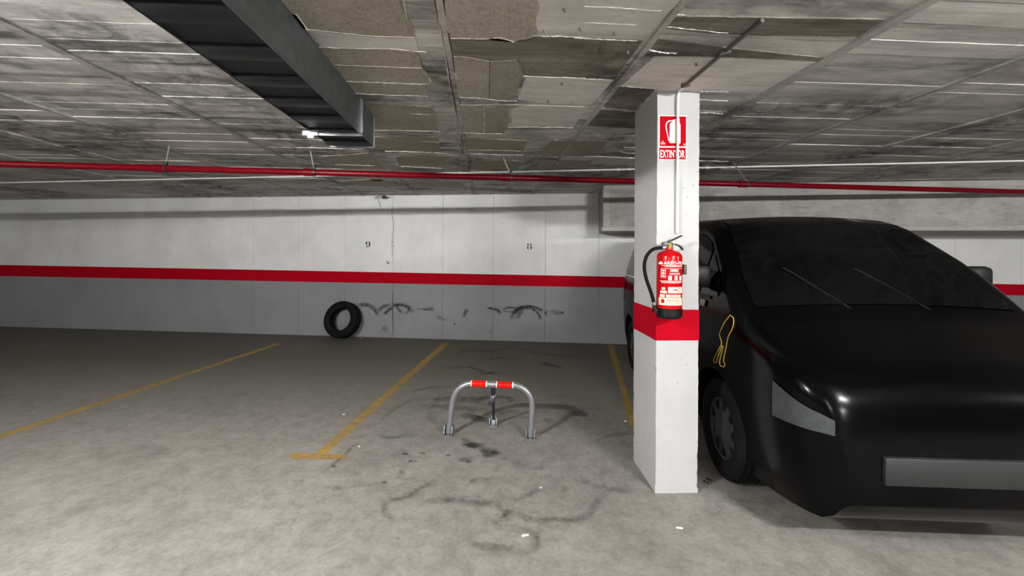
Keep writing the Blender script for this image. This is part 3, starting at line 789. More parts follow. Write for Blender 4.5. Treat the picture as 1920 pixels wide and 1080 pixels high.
# ------------------------------------------------------------------ sign on the pillar
sc = pf(1260, 258)
s_loc = ipm @ pf(1233.5, 300); s_hi = ipm @ pf(1287.3, 217.2)
sw, sh = s_hi.x - s_loc.x, s_hi.z - s_loc.z
sm = pm @ Matrix.Translation((s_loc.x, -.0036, s_loc.z))
sign = empty('fire_sign', sm, 'red and cream fire extinguisher sign on the white pillar', 'sign')
def sp(u, v): p = ipm @ pf(u, v); return (p.x - s_loc.x, p.z - s_loc.z)
def flat(polys, y, th, name, mat, lab=None, kind=None):
    m = MB()
    for poly in polys: m.prism(poly, th, lambda a, b, h: Vector((a, y - h, b)))
    o = m.build(name, mat, sign, 0)
    if lab: o['label'] = lab
    if kind: o['kind'] = kind
def rect(u0, v0, u1, v1):
    a = sp(u0, v1); b = sp(u1, v0); return [(a[0], a[1]), (b[0], a[1]), (b[0], b[1]), (a[0], b[1])]
flat([[(0, 0), (sw, 0), (sw, sh), (0, sh)]], .002, .003, 'plate', 'sign_cream')
flat([rect(1236.4, 219, 1285.8, 274.3)], -.001, .0006, 'red_field', 'sign_red')
flat([rect(1235.6, 277.6, 1285.0, 298.6)], -.001, .0006, 'red_field', 'sign_red', 'red field with white lettering')
def Z2(l): return [sp(1200+a/6.75, 150+b/6.75) for a, b in l]
body = Z2([(370,800),(372,570),(380,548),(398,540),(408,535),(412,522),(445,522),(450,535),(470,540),(500,548),(508,570),(508,805)])
lever = Z2([(408,524),(412,508),(440,500),(500,498),(500,506),(455,512),(455,524)])
hose_o = [(412,512),(360,515),(330,535),(317,580),(325,640),(345,720),(357,775),(372,775)]; hose_i = [(372,760),(366,755),(350,690),(338,630),(332,582),(343,548),(366,530),(412,526)]
grip = Z2([(455,512),(490,520),(502,535),(494,538),(480,528),(452,524)])
flat([body, lever, Z2(hose_o + hose_i), grip], -.0016, .0005, 'pictogram', 'sign_cream', 'cream extinguisher pictogram')
flat([Z2([(255,795),(315,797),(315,803),(255,801)]), Z2([(255,810),(318,812),(318,817),(255,815)]), Z2([(280,772),(292,772),(288,790),(278,790)]), Z2([(545,828),(570,828),(560,808),(553,808)])], -.0016, .0004, 'small_print', 'sign_cream', None, 'stuff')
vs, fs = text_geo('EXTINTOR', 1.0, 1.05, .02)
x0 = min(v.x for v in vs); x1 = max(v.x for v in vs); h1 = max(v.y for v in vs)
ta = sp(1237.5, 295.5); tb = sp(1283.0, 282.0)
MB().add([Vector((ta[0] + (v.x-x0)/(x1-x0)*(tb[0]-ta[0]), -.0022, ta[1] + v.y/h1*(tb[1]-ta[1]))) for v in vs], fs).build('lettering', 'print_white', sign, 0)

# ------------------------------------------------------------------ fire extinguisher
ER = .0735
ec = pf(1254.5, 597, .085 + ER*.15)
ex = empty('fire_extinguisher', frame_at((ec.x, ec.y, ec.z), pu, -pn), 'red fire extinguisher with black hose hung on the white pillar', 'fire extinguisher')
iex = ex.matrix_world.inverted()
PXM = F/(ec.y)                      # pixels per metre here
def EP(u, v, y=0.0):                # pixel -> local point on plane local y
    n = pn; p = hit(u, v, ec - n*y, n); return iex @ p
H = EP(1254, 472).z
def body_prof():
    pr = [(ER*.93, .03), (ER, .05)]
    pr += [(ER, H*.25 + (H-.03-H*.25)*i/4) for i in range(5)]
    pr += [(ER*math.cos(a)+0.0, (H-.03) + .042*math.sin(a)) for a in [math.radians(x) for x in (15, 30, 45, 60, 72)]]
    pr += [(.022, H+.012), (.022, H+.02)]
    return pr
MB().lathe(body_prof(), 96).build('cylinder', 'ext_red', ex)
MB().lathe([(ER*.70, 0), (ER*.90, .006), (ER*1.02, .018), (ER*1.02, .064), (ER*.985, .066)], 40).build('base_ring', 'black_plastic', ex)
vz = H + .02
MB().lathe([(.020, vz-.006), (.022, vz), (.022, vz+.006), (.015, vz+.008), (.015, vz+.018), (.017, vz+.02), (.017, vz+.03), (.010, vz+.033)], 20).build('valve', 'brass', ex)
MB().tube([(-.012, -.0, vz+.028), (-.045, -.01, vz+.026)], .012, 14).build('hose_fitting', 'silver', ex)
def strap(pts, wdt, th, name, mat, parent=ex, axis=Vector((0, 1, 0))):
    m = MB(); pts = smooth_path(pts, 5); vs = []
    N = len(pts)
    for i, p in enumerate(pts):
        t = (pts[min(i+1, N-1)] - pts[max(i-1, 0)]).normalized(); n = t.cross(axis).normalized()
        for a, b in ((-1, -1), (1, -1), (1, 1), (-1, 1)): vs.append(p + axis*(a*wdt/2) + n*(b*th/2))
    fs = [(i*4+j, i*4+(j+1) % 4, i*4+4+(j+1) % 4, i*4+4+j) for i in range(N-1) for j in range(4)] + [(0, 1, 2, 3), ((N-1)*4+3, (N-1)*4+2, (N-1)*4+1, (N-1)*4)]
    m.add(vs, fs); return m.build(name, mat, parent)
strap([EP(1249, 458), EP(1253, 453.5), EP(1262, 449.5), EP(1270, 445.5), EP(1278, 442)], .022, .008, 'lever', 'black_plastic')
strap([EP(1254, 459), EP(1262, 458), EP(1270, 459.5), EP(1276, 463), EP(1280, 468.5)], .020, .008, 'carry_handle', 'black_plastic')
MB().box(EP(1256, 459), (.03, .024, .03), None, .004).build('valve_cap', 'dark_metal', ex)
MB().tube([EP(1262, 461, -.016) + Vector((0.012*math.cos(a), 0, .012*math.sin(a))) for a in [2*PI*k/12 for k in range(12)]], .0015, 6, closed=True).build('safety_pin_ring', 'silver', ex)
hp = [EP(1244, 464.5), EP(1233, 465), EP(1222, 469), EP(1212.5, 480), EP(1208.3, 495), EP(1209, 510), EP(1213, 527), EP(1219.5, 545), EP(1224, 560), EP(1227, 578)]
MB().tube(smooth_path(hp, 6), .0105, 14).build('hose', 'rubber', ex)
MB().tube([EP(1246, 464.2), EP(1241.5, 464.6)], .0135, 14).build('ferrule', 'silver', ex)
MB().tube([EP(1226, 566), EP(1227, 571.5)], .0135, 14).build('ferrule', 'silver', ex)
MB().tube([EP(1227, 572), EP(1228, 580), EP(1228.5, 585.5)], [.012, .015, .017], 14).build('nozzle', 'black_plastic', ex)
MB().box(EP(1233, 582), (.045, .03, .022), None, .004).build('nozzle_clip', 'black_plastic', ex)
MB().box(EP(1279.3, 505, .035), (.02, .09, .06), None, .006).build('wall_bracket', 'conduit_dark', ex)
# printed label wrapped on the cylinder
def cyl(th, z, o=.0006): return Vector(((ER+o)*math.sin(th), -(ER+o)*math.cos(th), z))
def uth(u): return math.asin(max(-.98, min(.98, (EP(u, 520, -ER*.8).x)/ER)))
def lab(rects, name, mat, o=.0006):
    m = MB()
    for u0, v0, u1, v1 in rects:
        t0, t1 = uth(u0), uth(u1); z0, z1 = EP(1254, v1, -ER).z, EP(1254, v0, -ER).z
        m.grid(lambda a, b: cyl(t0+(t1-t0)*a, z0+(z1-z0)*b, o), 18, 1)
    return tag(m.build(name, mat, ex, 0), kind='stuff')
lab([(1243, 497.6, 1280, 498.6), (1247, 499.6, 1280, 500.4), (1242, 503.4, 1279, 503.9), (1242, 503.4, 1242.7, 521), (1247.7, 503.4, 1248.3, 521), (1242, 520.4, 1248.3, 521)], 'print_lines', 'print_white')
rows = []
for i, v in enumerate((505.2, 506.9, 508.6)): rows.append((1255+(i % 2), v, 1271-(i % 2)*2, v+.9))
for v in (512.2, 514.0): rows.append((1254, v, 1274, v+.8))
rows += [(1243.5, 506, 1246.6, 509), (1243.5, 511, 1246.6, 514.5), (1243.5, 516.5, 1246.6, 519)]
rows += [(1241, 526.8, 1279, 527.6), (1242, 528.7, 1279, 529.5), (1243, 530.4, 1276, 531)]
lab(rows, 'small_print', 'print_white')
lab([(1252, 517.2, 1258, 525.3), (1263, 517.2, 1268.5, 525.3), (1272.5, 517.2, 1278, 525.3)], 'pictogram', 'print_white')
lab([(1253.3, 518.5, 1254.2, 522), (1256, 519, 1256.8, 522.5), (1265, 518.6, 1266.3, 521), (1264.5, 522.5, 1266.8, 523.5)], 'pictogram_detail', 'ext_red', .0009)
lab([(1243, 539, 1247.5, 544), (1241.5, 545.5, 1250, 550.5), (1252, 538.5, 1280, 550), (1241, 552.5, 1247, 558), (1249, 552.5, 1276, 558), (1240, 559, 1280, 573)], 'safety_label', 'print_cream')
lab([(1262, 543, 1269, 545), (1268, 546, 1277, 547), (1265, 540.5, 1278, 541.2), (1254, 553.4, 1272, 554.2), (1252, 556, 1274, 556.7), (1250, 563, 1272, 564), (1252, 566.5, 1276, 567.2), (1250, 569.5, 1274, 570.2), (1242.5, 562, 1246.5, 569)], 'label_detail', 'ext_red', .0009)
vs, fs = text_geo('ARÉO-FEU', 1.0, 1.08, .028)
x0 = min(v.x for v in vs); x1 = max(v.x for v in vs)
t0 = uth(1245.5); z0 = EP(1254, 496, -ER).z; hs = (EP(1254, 490.2, -ER).z - z0)
h1 = .73
wth = (uth(1277) - t0) / .84
MB().add([cyl(t0 + (v.x-x0)/(x1-x0)*wth, z0 + v.y/h1*hs) for v in vs], fs).build('lettering', 'print_white', ex, 0)
drop = []
for k in range(12):
    a = 2*PI*k/12; drop.append((1242.0 + 2.4*math.sin(a)*(1-.55*max(0, math.cos(a))), 493.6 - 2.4*math.cos(a) - 1.6*max(0, math.cos(a))**3))
MB().add([cyl(uth(u), EP(1254, v, -ER).z) for u, v in drop], [tuple(range(12))]).build('drop_emblem', 'print_white', ex, 0)

# ------------------------------------------------------------------ parking barrier
FL_, FR_ = fl(841, 816), fl(994.5, 823.5); FC_ = fl(925.5, 797)
bo = (FL_+FR_)/2
xb = (FR_-FL_).normalized(); yb = Vector((-xb.y, xb.x, 0))
bar = empty('parking_barrier', frame_at(bo, xb, yb), 'grey steel folding parking barrier hoop with red tape bands', 'parking barrier')
ibr = bar.matrix_world.inverted()
def BP(u, v, y=0.0): return ibr @ hit(u, v, bo + yb*y, yb)
R_ = .0245
HB = BP(918, 720.5).z
hw = (FR_-FL_).length/2
lft, rgt = BP(849.5, 752), BP(999, 762)
pth = [BP(841.5, 811), BP(845, 780), BP(848, 757), BP(851, 744), BP(857, 733), BP(865.5, 725), BP(876, 720.3), BP(888, 719.2), BP(924, 720.6), BP(958, 722.0), BP(970, 723.2), BP(981, 728), BP(989.5, 735.5), BP(995.5, 746), BP(998, 760), BP(997, 785), BP(994.8, 818)]
MB().tube(smooth_path(pth, 6), R_, 18).build('hoop', 'silver', bar)
def sleeve(u0, v0, u1, v1, mat, rr, name):
    MB().tube([BP(u0, v0), BP(u1, v1)], rr, 20, cap=True).build(name, mat, bar)
sleeve(883.3, 719.0, 913.6, 720.2, 'tape_white', R_+.0010, 'tape_edge'); sleeve(885.2, 719.1, 911.5, 720.1, 'tape_red', R_+.0018, 'red_tape')
sleeve(930.6, 720.9, 963.0, 722.3, 'tape_white', R_+.0010, 'tape_edge'); sleeve(932.6, 721, 960.6, 722.2, 'tape_red', R_+.0018, 'red_tape')
sleeve(919.5, 720.4, 928.5, 720.8, 'silver', R_+.004, 'strut_collar')
tp = BP(924.8, 724) ; bt = ibr @ FC_ ; bt = Vector((bt.x, bt.y, .04))
def barbox(p, q, wx, wt, name, mat, bev=.003):
    d = (q-p); L = d.length; z = d.normalized(); x = Vector((1, 0, 0)); y = z.cross(x).normalized(); x = y.cross(z)
    m = Matrix((x, y, z)).transposed(); MB().box((p+q)/2, (wx, wt, L), m, bev).build(name, mat, bar)
barbox(tp, tp.lerp(bt, .32), .036, .022, 'strut', 'dark_metal')
barbox(tp.lerp(bt, .30), bt, .024, .018, 'strut_rod', 'dark_metal')
ch = tp.lerp(bt, .27)
MB().box(ch + Vector((0, -.016, 0)), (.042, .02, .014), None, .003).build('lock_plate', 'zinc', bar)
# padlock hanging from the strut
pl = BP(920.3, 754, -.005)
lk = empty('padlock', bar.matrix_world @ Matrix.Translation(pl + Vector((0, -.02, 0))) @ Matrix.Rotation(.5, 4, 'Y'), 'small dark padlock hanging from the parking barrier strut', 'padlock')
MB().box((0, 0, 0), (.03, .018, .034), None, .005).build('lock_body', 'dark_metal', lk)
MB().tube(smooth_path([(-.009, 0, .015), (-.009, 0, .035), (0, 0, .046), (.009, 0, .035), (.009, 0, .015)], 5), .0032, 8).build('shackle', 'silver', lk)
MB().tube([Vector((.006*math.cos(a), 0, .058+.012*math.sin(a))) for a in [2*PI*k/12 for k in range(12)]], .0025, 6, closed=True).build('chain_link', 'silver', lk)
MB().tube([Vector((0.004, .006*math.cos(a), .076+.012*math.sin(a))) for a in [2*PI*k/12 for k in range(12)]], .0025, 6, closed=True).build('chain_link', 'silver', lk)
# foot brackets
def bracket(c, w_, d_, h_, name='foot_bracket'):
    for sx in (-1, 1):
        m = MB()
        poly = [(-d_/2, 0), (d_/2, 0), (d_/2, h_*.55), (d_*.25, h_*.92), (0, h_), (-d_*.25, h_*.92), (-d_/2, h_*.3)]
        m.prism(poly, .004, lambda a, b, h: Vector((c.x + sx*w_/2 + (h-.002), c.y + a, b)))
        m.build('bracket_cheek', 'zinc', bar, 0)
    MB().box((c.x, c.y, .003), (w_, d_*1.05, .006), None, .001).build('base_plate', 'zinc', bar)
    MB().tube([(c.x-w_/2-.008, c.y, h_*.62), (c.x+w_/2+.008, c.y, h_*.62)], .006, 10).build('pivot_bolt', 'silver', bar)
    MB().lathe([(.009, 0), (.009, .008), (.004, .010)], 6, Matrix.Translation((c.x, c.y-d_*.35, .006))).build('anchor_bolt', 'silver', bar)
bracket(ibr @ FL_ + Vector((0, .015, 0)), .064, .085, .085); bracket(ibr @ FR_ + Vector((0, .02, 0)), .064, .085, .085); bracket(Vector((bt.x, bt.y, 0)), .06, .085, .08)
MB().box(bt + Vector((0, -.012, 0)), (.034, .012, .085), Matrix.Rotation(-.25, 3, 'X'), .004).build('strut_foot', 'zinc', bar)

# ------------------------------------------------------------------ tyre helper and loose tyre
def tyre_prof(R, Wd, ri):
    pr = []
    hw_ = Wd/2
    pr = [(ri, -hw_*.78), (ri+.012, -hw_*.86), (ri+(R-ri)*.35, -hw_*.99), (ri+(R-ri)*.6, -hw_), (R-.022, -hw_*.90), (R-.008, -hw_*.80)]
    g = [(-.62, -.56), (-.22, -.15), (.15, .22), (.56, .62)]
    for a, b in g:
        pr += [(R-.001, hw_*a-.002), (R-.009, hw_*a), (R-.009, hw_*b), (R-.001, hw_*b+.002)]
    pr += [(R-.008, hw_*.80), (R-.022, hw_*.90), (ri+(R-ri)*.6, hw_), (ri+(R-ri)*.35, hw_*.99), (ri+.012, hw_*.86), (ri, hw_*.78), (ri+.004, hw_*.6), (R-.03, hw_*.72), (R-.026, 0), (R-.03, -hw_*.72), (ri+.004, -hw_*.6)]
    return pr
TR = .318; TW = .20
base = fl(640, 634)
tm = wl(642, 602)
lean = math.radians(17); yaw = math.radians(-16)
# local: axis along Z(lathe) -> horizontal axis pointing to camera with yaw, leaned back
wang = math.atan2(wd.y, wd.x)
rot = Matrix.Rotation(wang + yaw*.35, 4, 'Z') @ Matrix.Rotation(-lean, 4, 'X')
ty = empty('loose_tyre', Matrix.Translation((0, 0, 0)), 'worn black loose car tyre leaning on the grey foot of the wall', 'tyre')
ly = MB().lathe(tyre_prof(TR, TW, .196), 56, Matrix.Rotation(PI/2, 4, 'X'), closed=True)
o = ly.build('tyre_casing', 'rubber', ty, 40)
bead = MB()
for s_ in (-1, 1): bead.lathe([(.196, -.006), (.206, -.006), (.206, .006), (.196, .006)], 48, Matrix.Rotation(PI/2, 4, 'X') @ Matrix.Translation((0, 0, s_*TW*.40)), closed=True)
bead.build('bead', 'black_plastic', ty)
R3 = rot.to_3x3(); vv = [R3 @ v.co for v in o.data.vertices]
zmin = min(v.z for v in vv); back = max((v).dot(-wn) for v in vv)
cpos = wl(642.5, 602)
# centre so the lowest point stands on the floor and the back touches the wall
c0 = CAM + ray(642.5, 601)*1.0
c_ = Vector((0, 0, 0)); d_ = ray(642.5, 601)
tt = ((WA - CAM).dot(wn) + back)/d_.dot(wn)
cc = CAM + d_*tt
ty.matrix_world = Matrix.Translation((cc.x, cc.y, -zmin)) @ rot

# ------------------------------------------------------------------ black van
wf = CAM + ray(1346, 798)*2.90; wr = CAM + ray(1184, 645)*5.51
vd = Vector((wr.x-wf.x, wr.y-wf.y, 0)); WB_ = vd.length; vd.normalize(); vl = Vector((-vd.y, vd.x, 0))
WFACE = .865
org = Vector((wf.x, wf.y, 0)) - vl*WFACE
van = empty('black_van', frame_at(org, vd, vl), 'black minivan parked beside the white pillar, nose towards the viewer', 'van')
def interp(tab, x):
    if x <= tab[0][0]: return tab[0][1]
    for (a, p), (b, q) in zip(tab[:-1], tab[1:]):
        if x <= b:
            t = (x-a)/(b-a); return p + (q-p)*t
    return tab[-1][1]
def sinterp(tab, x):
    d = .06; return (interp(tab, x-d) + 2*interp(tab, x) + interp(tab, x+d))/4
S0, S1 = -.90, WB_+.80
TOP = [(S0, .60), (-.885, .74), (-.85, .84), (-.75, .92), (-.5, 1.02), (-.34, 1.09), (-.28, 1.13), (.1, 1.47), (.42, 1.70), (.62, 1.765), (1.2, 1.80), (2.2, 1.805), (2.9, 1.79), (3.08, 1.74), (3.25, 1.35), (3.33, 1.10), (3.38, .98), (S1, .6)]
WID = [(S0, .62), (-.87, .70), (-.78, .79), (-.6, .845), (-.3, .88), (0, .895), (.5, .90), (2.6, .90), (2.95, .885), (3.15, .86), (3.3, .83), (S1, .76)]
QZ = [(.18, .90), (.28, .955), (.45, .985), (.65, 1.0), (.9, .998), (1.08, .985), (1.22, .96), (1.45, .875), (1.62, .81), (1.72, .765), (1.8, .70)]
BOT = [(S0, .34), (-.82, .22), (-.5, .19), (3.0, .19), (3.3, .26), (S1, .36)]
def hw_at(s, z): return sinterp(WID, s)*sinterp(QZ, z)
def section(s, n=26):
    zt, zb_ = interp(TOP, s), interp(BOT, s); pts = []
    rr = min(.10, (zt-zb_)*.3)
    for i in range(n+1):
        z = zb_ + (zt-rr-zb_)*i/n; pts.append((hw_at(s, z), z))
    w1 = pts[-1][0]
    for k in range(1, 7):
        a = PI/2*k/6; pts.append((w1 - rr*1.2*(1-math.cos(a)), zt-rr + rr*math.sin(a)))
    w2 = pts[-1][0]
    for k in range(1, 9):
        t = k/8; pts.append((w2*(1-t), zt + .028*(1-(1-t)**2)))
    return pts
ss = [S0, S0+.012, S0+.03, S0+.06] + [S0+.1+i*.05 for i in range(int((S1-.1-S0-.1)/.05)+1)] + [S1-.06, S1-.03, S1-.012, S1]
vs, fs = [], []
NP = len(section(0))
for s in ss:
    sec = section(s)
    full = [(y, z) for y, z in sec] + [(-y, z) for y, z in sec[-2::-1]]
    vs += [Vector((s, y, z)) for y, z in full]
M_ = 2*NP-1
for i in range(len(ss)-1):
    for k in range(M_):
        k2 = (k+1) % M_; fs.append((i*M_+k, i*M_+k2, (i+1)*M_+k2, (i+1)*M_+k))
fs += [tuple(range(M_)), tuple((len(ss)-1)*M_+k for k in range(M_))[::-1]]
bodyo = MB().add(vs, fs).build('body', 'car_paint', van, 0)
cut = MB()
for s_ in (0, WB_):
    for sd in (-1, 1):
        cut.lathe([(.375, -.2), (.375, .2)], 40, Matrix.Translation((s_, sd*.86, .345)) @ Matrix.Rotation(PI/2, 4, 'X'))
cuto = cut.build('cutter', 'car_trim', van, 0)
md = bodyo.modifiers.new('arches', 'BOOLEAN'); md.operation = 'DIFFERENCE'; md.object = cuto; md.solver = 'EXACT'
bpy.context.view_layer.update()
dg = bpy.context.evaluated_depsgraph_get()
nm = bpy.data.meshes.new_from_object(bodyo.evaluated_get(dg)); bodyo.modifiers.clear(); bodyo.data = nm; nm.name = 'body'
cm_ = cuto.data; bpy.data.objects.remove(cuto, do_unlink=True); bpy.data.meshes.remove(cm_)
nm.polygons.foreach_set('use_smooth', [True]*len(nm.polygons)); nm.set_sharp_from_angle(angle=math.radians(38))
nm.materials.clear(); nm.materials.append(MAT['car_paint'])
def sidepatch(s0, s1, lo, hi, name, mat, side=1, off=.006, ns=20, nz=10):
    def fn(a, b):
        s = s0 + (s1-s0)*a; zl, zh = lo(s), hi(s); z = zl + (zh-zl)*b
        return Vector((s, side*(hw_at(s, z) + off), z))
    return MB().grid(fn, ns, nz).build(name, mat, van)
wtop = lambda s: min(1.655, interp(TOP, s) - .115)
belt = lambda s: 1.205 + .02*max(0, s)/3
for sd in (1, -1):
    sidepatch(.02, .30, belt, lambda s: max(belt(s)+.01, wtop(s)), 'quarter_window', 'car_glass', sd)
    sidepatch(.34, 1.16, belt, lambda s: wtop(s), 'door_window', 'car_glass', sd)
    sidepatch(1.24, 2.12, belt, wtop, 'door_window', 'car_glass', sd)
    sidepatch(2.2, 2.98, belt, lambda s: min(1.655, interp(TOP, s+.06)-.1), 'rear_window', 'car_glass', sd)
    sidepatch(1.24, 3.16, lambda s: belt(s)-.030, lambda s: belt(s)-.010, 'belt_trim', 'chrome', sd, .010, 50, 1)
    sidepatch(.12, 1.22, lambda s: belt(s)-.030, lambda s: belt(s)-.010, 'belt_trim', 'car_trim', sd, .010, 20, 1)
    sidepatch(.42, WB_-.42, lambda s: .50, lambda s: .60, 'side_moulding', 'car_trim', sd, .014, 30, 2)
    for s_ in (.30, 1.20, 2.16):
        sidepatch(s_-.003, s_+.003, lambda s: .25, lambda s: 1.17, 'door_seam', 'car_trim', sd, .002, 1, 30)
    for s_ in (1.02, 2.0):
        MB().box((s_, sd*(hw_at(s_, 1.05)+.02), 1.05), (.16, .02, .028), None, .006).build('door_handle', 'car_trim', van)
    # mirror
    ms = .20; my = sd*(hw_at(ms, 1.3)+.11)
    mir = MB().box((ms, my, 1.335), (.11, .20, .155), Matrix.Rotation(sd*-.15, 3, 'Z'), .035).build('mirror', 'black_plastic', van)
    MB().box((ms+.055, my, 1.335), (.006, .165, .12), Matrix.Rotation(sd*-.15, 3, 'Z'), .002).build('mirror_glass', 'chrome', mir)
    MB().box((ms, sd*(hw_at(ms, 1.26)+.02), 1.27), (.06, .10, .04), None, .01).build('mirror_foot', 'black_plastic', mir)
    # side indicator
    sidepatch(.18, .27, lambda s: 1.115, lambda s: 1.16, 'side_indicator', 'lamp_clear', sd, .012, 4, 3)
    # head and tail lamps
    sidepatch(-.875, -.62, lambda s: .64, lambda s: .70+.45*(s+.9), 'headlamp', 'headlamp_glass', sd, .006, 12, 6)
    sidepatch(3.02, 3.2, lambda s: .85, lambda s: 1.18, 'tail_lamp', 'lamp_red', sd, .006, 6, 6)
def toppatch(s0, s1, wfrac, name, mat, off=.006):
    def fn(a, b):
        s = s0 + (s1-s0)*a; t = (b*2-1)*wfrac
        zt = interp(TOP, s); rr = .10; w1 = hw_at(s, zt-rr) - rr*1.2
        return Vector((s, w1*t, zt + .028*(1-t*t) + off))
    return MB().grid(fn, 18, 14).build(name, mat, van)
toppatch(-.25, .56, 1.0, 'windscreen', 'car_glass', .008)
toppatch(3.07, 3.3, .95, 'rear_screen', 'car_glass', .012)
MB().box((S0-.004, 0, .50), (.03, 1.0, .13), None, .01).build('grille', 'car_trim', van)
for y_ in (-.25, .2):
    MB().tube([(-.27, y_, 1.165), (-.05, y_+.22, 1.372), (-.02, y_+.26, 1.40)], .006, 6).build('wiper', 'black_plastic', van)
# wheels
def hubcap(parent):
    m = MB(); n = 9
    prof = [(.006, .022), (.05, .022), (.10, .016), (.135, .012)]
    m.lathe([(.0005, .024), (.03, .024), (.055, .020), (.115, .010)], 54).build('hubcap_centre', 'hubcap', parent)
    m = MB(); m.lathe([(.175, -.010), (.178, .006), (.190, .010), (.203, .004), (.205, -.012)], 54, closed=True).build('hubcap_rim', 'hubcap', parent)
    m = MB()
    for k in range(n):
        a0 = 2*PI*k/n; w0_, w1_ = .26, .12
        def P(r, a, z): return Vector((r*math.cos(a), r*math.sin(a), z))
        A = [P(.110, a0-w0_, .012), P(.110, a0+w0_, .012), P(.18, a0+w1_, .004), P(.18, a0-w1_, .004)]
        m.add(A + [v - Vector((0, 0, .014)) for v in A], [(0, 1, 2, 3), (4, 7, 6, 5), (0, 4, 5, 1), (1, 5, 6, 2), (2, 6, 7, 3), (3, 7, 4, 0)])
    m.build('hubcap_spokes', 'hubcap', parent, 0)
for s_ in (0, WB_):
    for sd in (1, -1):
        Rm = Matrix.Translation((s_, sd*(WFACE-.10), .325)) @ Matrix.Rotation(-sd*PI/2, 4, 'X')
        ti = MB().lathe(tyre_prof(.325, .20, .195), 48, closed=True).build('tyre', 'rubber', van, 40, Rm)
        MB().lathe([(.19, -.05), (.20, .04), (.198, .062), (.18, .058), (.0005, .055)], 40).build('wheel_disc', 'black_plastic', ti)
        e = bpy.data.objects
        hc = MB().lathe([(.199, .060), (.206, .066), (.206, .072), (.197, .076), (.186, .070), (.184, .058)], 48, closed=True).build('hubcap', 'hubcap', ti)
        m = MB(); m.lathe([(.0005, .092), (.035, .092), (.06, .088), (.118, .074), (.118, .060), (.0005, .060)], 54)
        n = 9
        for k in range(n):
            a0 = 2*PI*k/n
            def P(r, a, z): return Vector((r*math.cos(a), r*math.sin(a), z))
            A = [P(.112, a0-.30, .074), P(.112, a0+.30, .074), P(.150, a0+.15, .072), P(.190, a0+.14, .070), P(.190, a0-.14, .070), P(.150, a0-.15, .072)]
            nA = 6
            m.add(A + [v - Vector((0, 0, .014)) for v in A], [tuple(range(nA)), tuple(range(2*nA-1, nA-1, -1))] + [(i, nA+i, nA+(i+1) % nA, (i+1) % nA) for i in range(nA)])
        m.build('hubcap_face', 'hubcap', ti, 30)
# yellow outline figure on the wing
iv = van.matrix_world.inverted()
def vsid(u, v):
    d = iv.to_3x3() @ ray(u, v); o3 = iv @ CAM; t_ = (.90 - o3.y)/d.y
    for _ in range(6):
        q = o3 + d*t_; t_ = (hw_at(q.x, q.z) + .006 - o3.y)/d.y
    return o3 + d*t_
def Z3(l): return [(1300+a/3.486, 390+b/3.486) for a, b in l]
def Z7(l): return [(1095+a/3, 620+b/3) for a, b in l]
out = Z3([(240,700),(222,725),(205,745),(188,780),(174,810),(172,835),(182,865),(184,890),(165,925),(142,970),(133,995),(140,1010),(152,1005),(158,980),(172,945),(190,900),(192,918),(178,975),(171,1010),(178,1030),(195,1038),(205,1032),(204,1015),(198,1000),(203,960),(214,915),(222,870),(232,830),(250,800),(262,760),(262,720)])
MB().tube(smooth_path([vsid(u, v) for u, v in out] + [vsid(*out[0])], 3), .003, 6).build('figure_outline', 'decal_yellow', van)
van.children[-1]['label'] = 'yellow outline of a pair of legs'

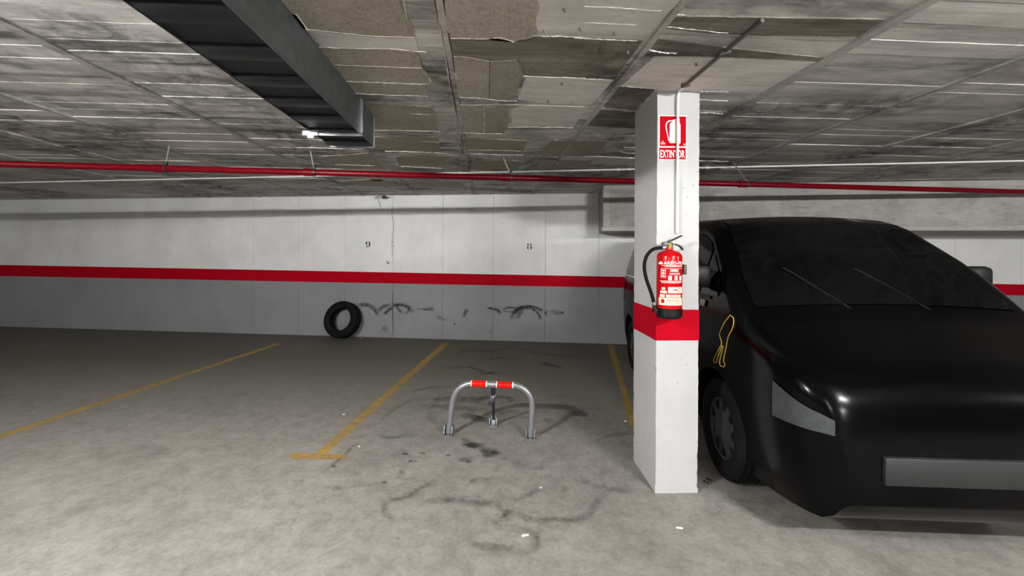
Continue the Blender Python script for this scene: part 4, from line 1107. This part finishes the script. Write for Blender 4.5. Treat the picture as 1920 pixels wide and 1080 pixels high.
# ------------------------------------------------------------------ litter
def litter(u, v, L, W_, ang, label, cat='litter', mat='paper', h=.006):
    p = fl(u, v); m = MB()
    n = 6; pts = []
    for k in range(n):
        a = 2*PI*k/n; pts.append((L/2*math.cos(a)*(.8+.4*rnd.random()), W_/2*math.sin(a)*(.8+.4*rnd.random())))
    c, s = math.cos(ang), math.sin(ang)
    m.prism(pts, h, lambda a, b, hh: Vector((a*c-b*s, a*s+b*c, hh + (a/L)*h*.0)))
    o = m.build({'paper': 'paper_scrap', 'dirt': 'grit'}[mat], mat); o.location = (p.x, p.y, .0005); tag(o, label, cat)
def butt(u, v, L, ang, label):
    p = fl(u, v); m = MB().tube([(-L/2, 0, .005), (-L/4, 0, .0052), (L/4, 0, .0048), (L/2, 0, .005)], [.0042, .005, .0048, .0042], 8)
    o = m.build('cigarette_butt', 'paper'); o.location = (p.x, p.y, 0); o.rotation_euler = (0, 0, ang); tag(o, label, 'litter')
butt(1274, 991.5, .036, -.15, 'white cigarette butt lying on the floor in front of the pillar')
litter(983, 1005, .030, .014, .3, 'torn white paper scrap low in the middle of the floor')
litter(990, 1004, .012, .010, .9, 'tiny white crumb beside the torn paper scrap')
litter(644.5, 777.5, .022, .012, .4, 'small white scrap left of the yellow bay line')
litter(673, 838, .020, .010, -.7, 'small white scrap just right of the yellow bay line')
litter(1014.5, 915, .014, .010, .2, 'small white crumb left of the pillar foot')
litter(1173, 790.5, .030, .012, .2, 'pale scrap beside the right yellow line')
litter(677, 634.5, .03, .02, .2, 'white crumb on the floor right of the loose tyre')
for i, (u, v) in enumerate([(1321, 903), (1327, 906), (1332, 901), (1326, 899)]):
    litter(u, v, .018, .012, i, ['grey grit crumb nearest the pillar right side', 'largest grit crumb right of the pillar foot', 'grit crumb towards the van front wheel', 'grit crumb behind the others at the pillar'][i], 'grit', 'dirt', .007)

# ------------------------------------------------------------------ lamps
for i, (x, y, z, st_, LN) in enumerate(LAMPS):
    lm = empty('unseen_batten_lamp', Matrix.Translation((x, y, HCEIL)) , 'white ceiling batten lamp, ' + ['left of the viewer', 'right of the viewer', 'added fill at farthest left', 'added fill at farthest right beyond the van', 'added fill in back row left', 'added fill in back row right'][i], 'lamp', 'ceiling batten lamps')
    MB().box((0, 0, -.026), (LN+.06, .07, .028), None, .004).build('housing', 'white_plastic', lm)
    for s_ in (-1, 1): MB().box((s_*(LN/2+.012), 0, -.06), (.02, .03, .05), None, .003).build('end_socket', 'white_plastic', lm)
    mt = NT('tube_light'); mt.b.inputs['Emission Color'].default_value = (1, .985, .965, 1); mt.b.inputs['Emission Strength'].default_value = st_
    mt.color('ffffff')
    MB().tube([(-LN/2, 0, z-HCEIL), (LN/2, 0, z-HCEIL)], .015, 10).build('tube', mt.m, lm)
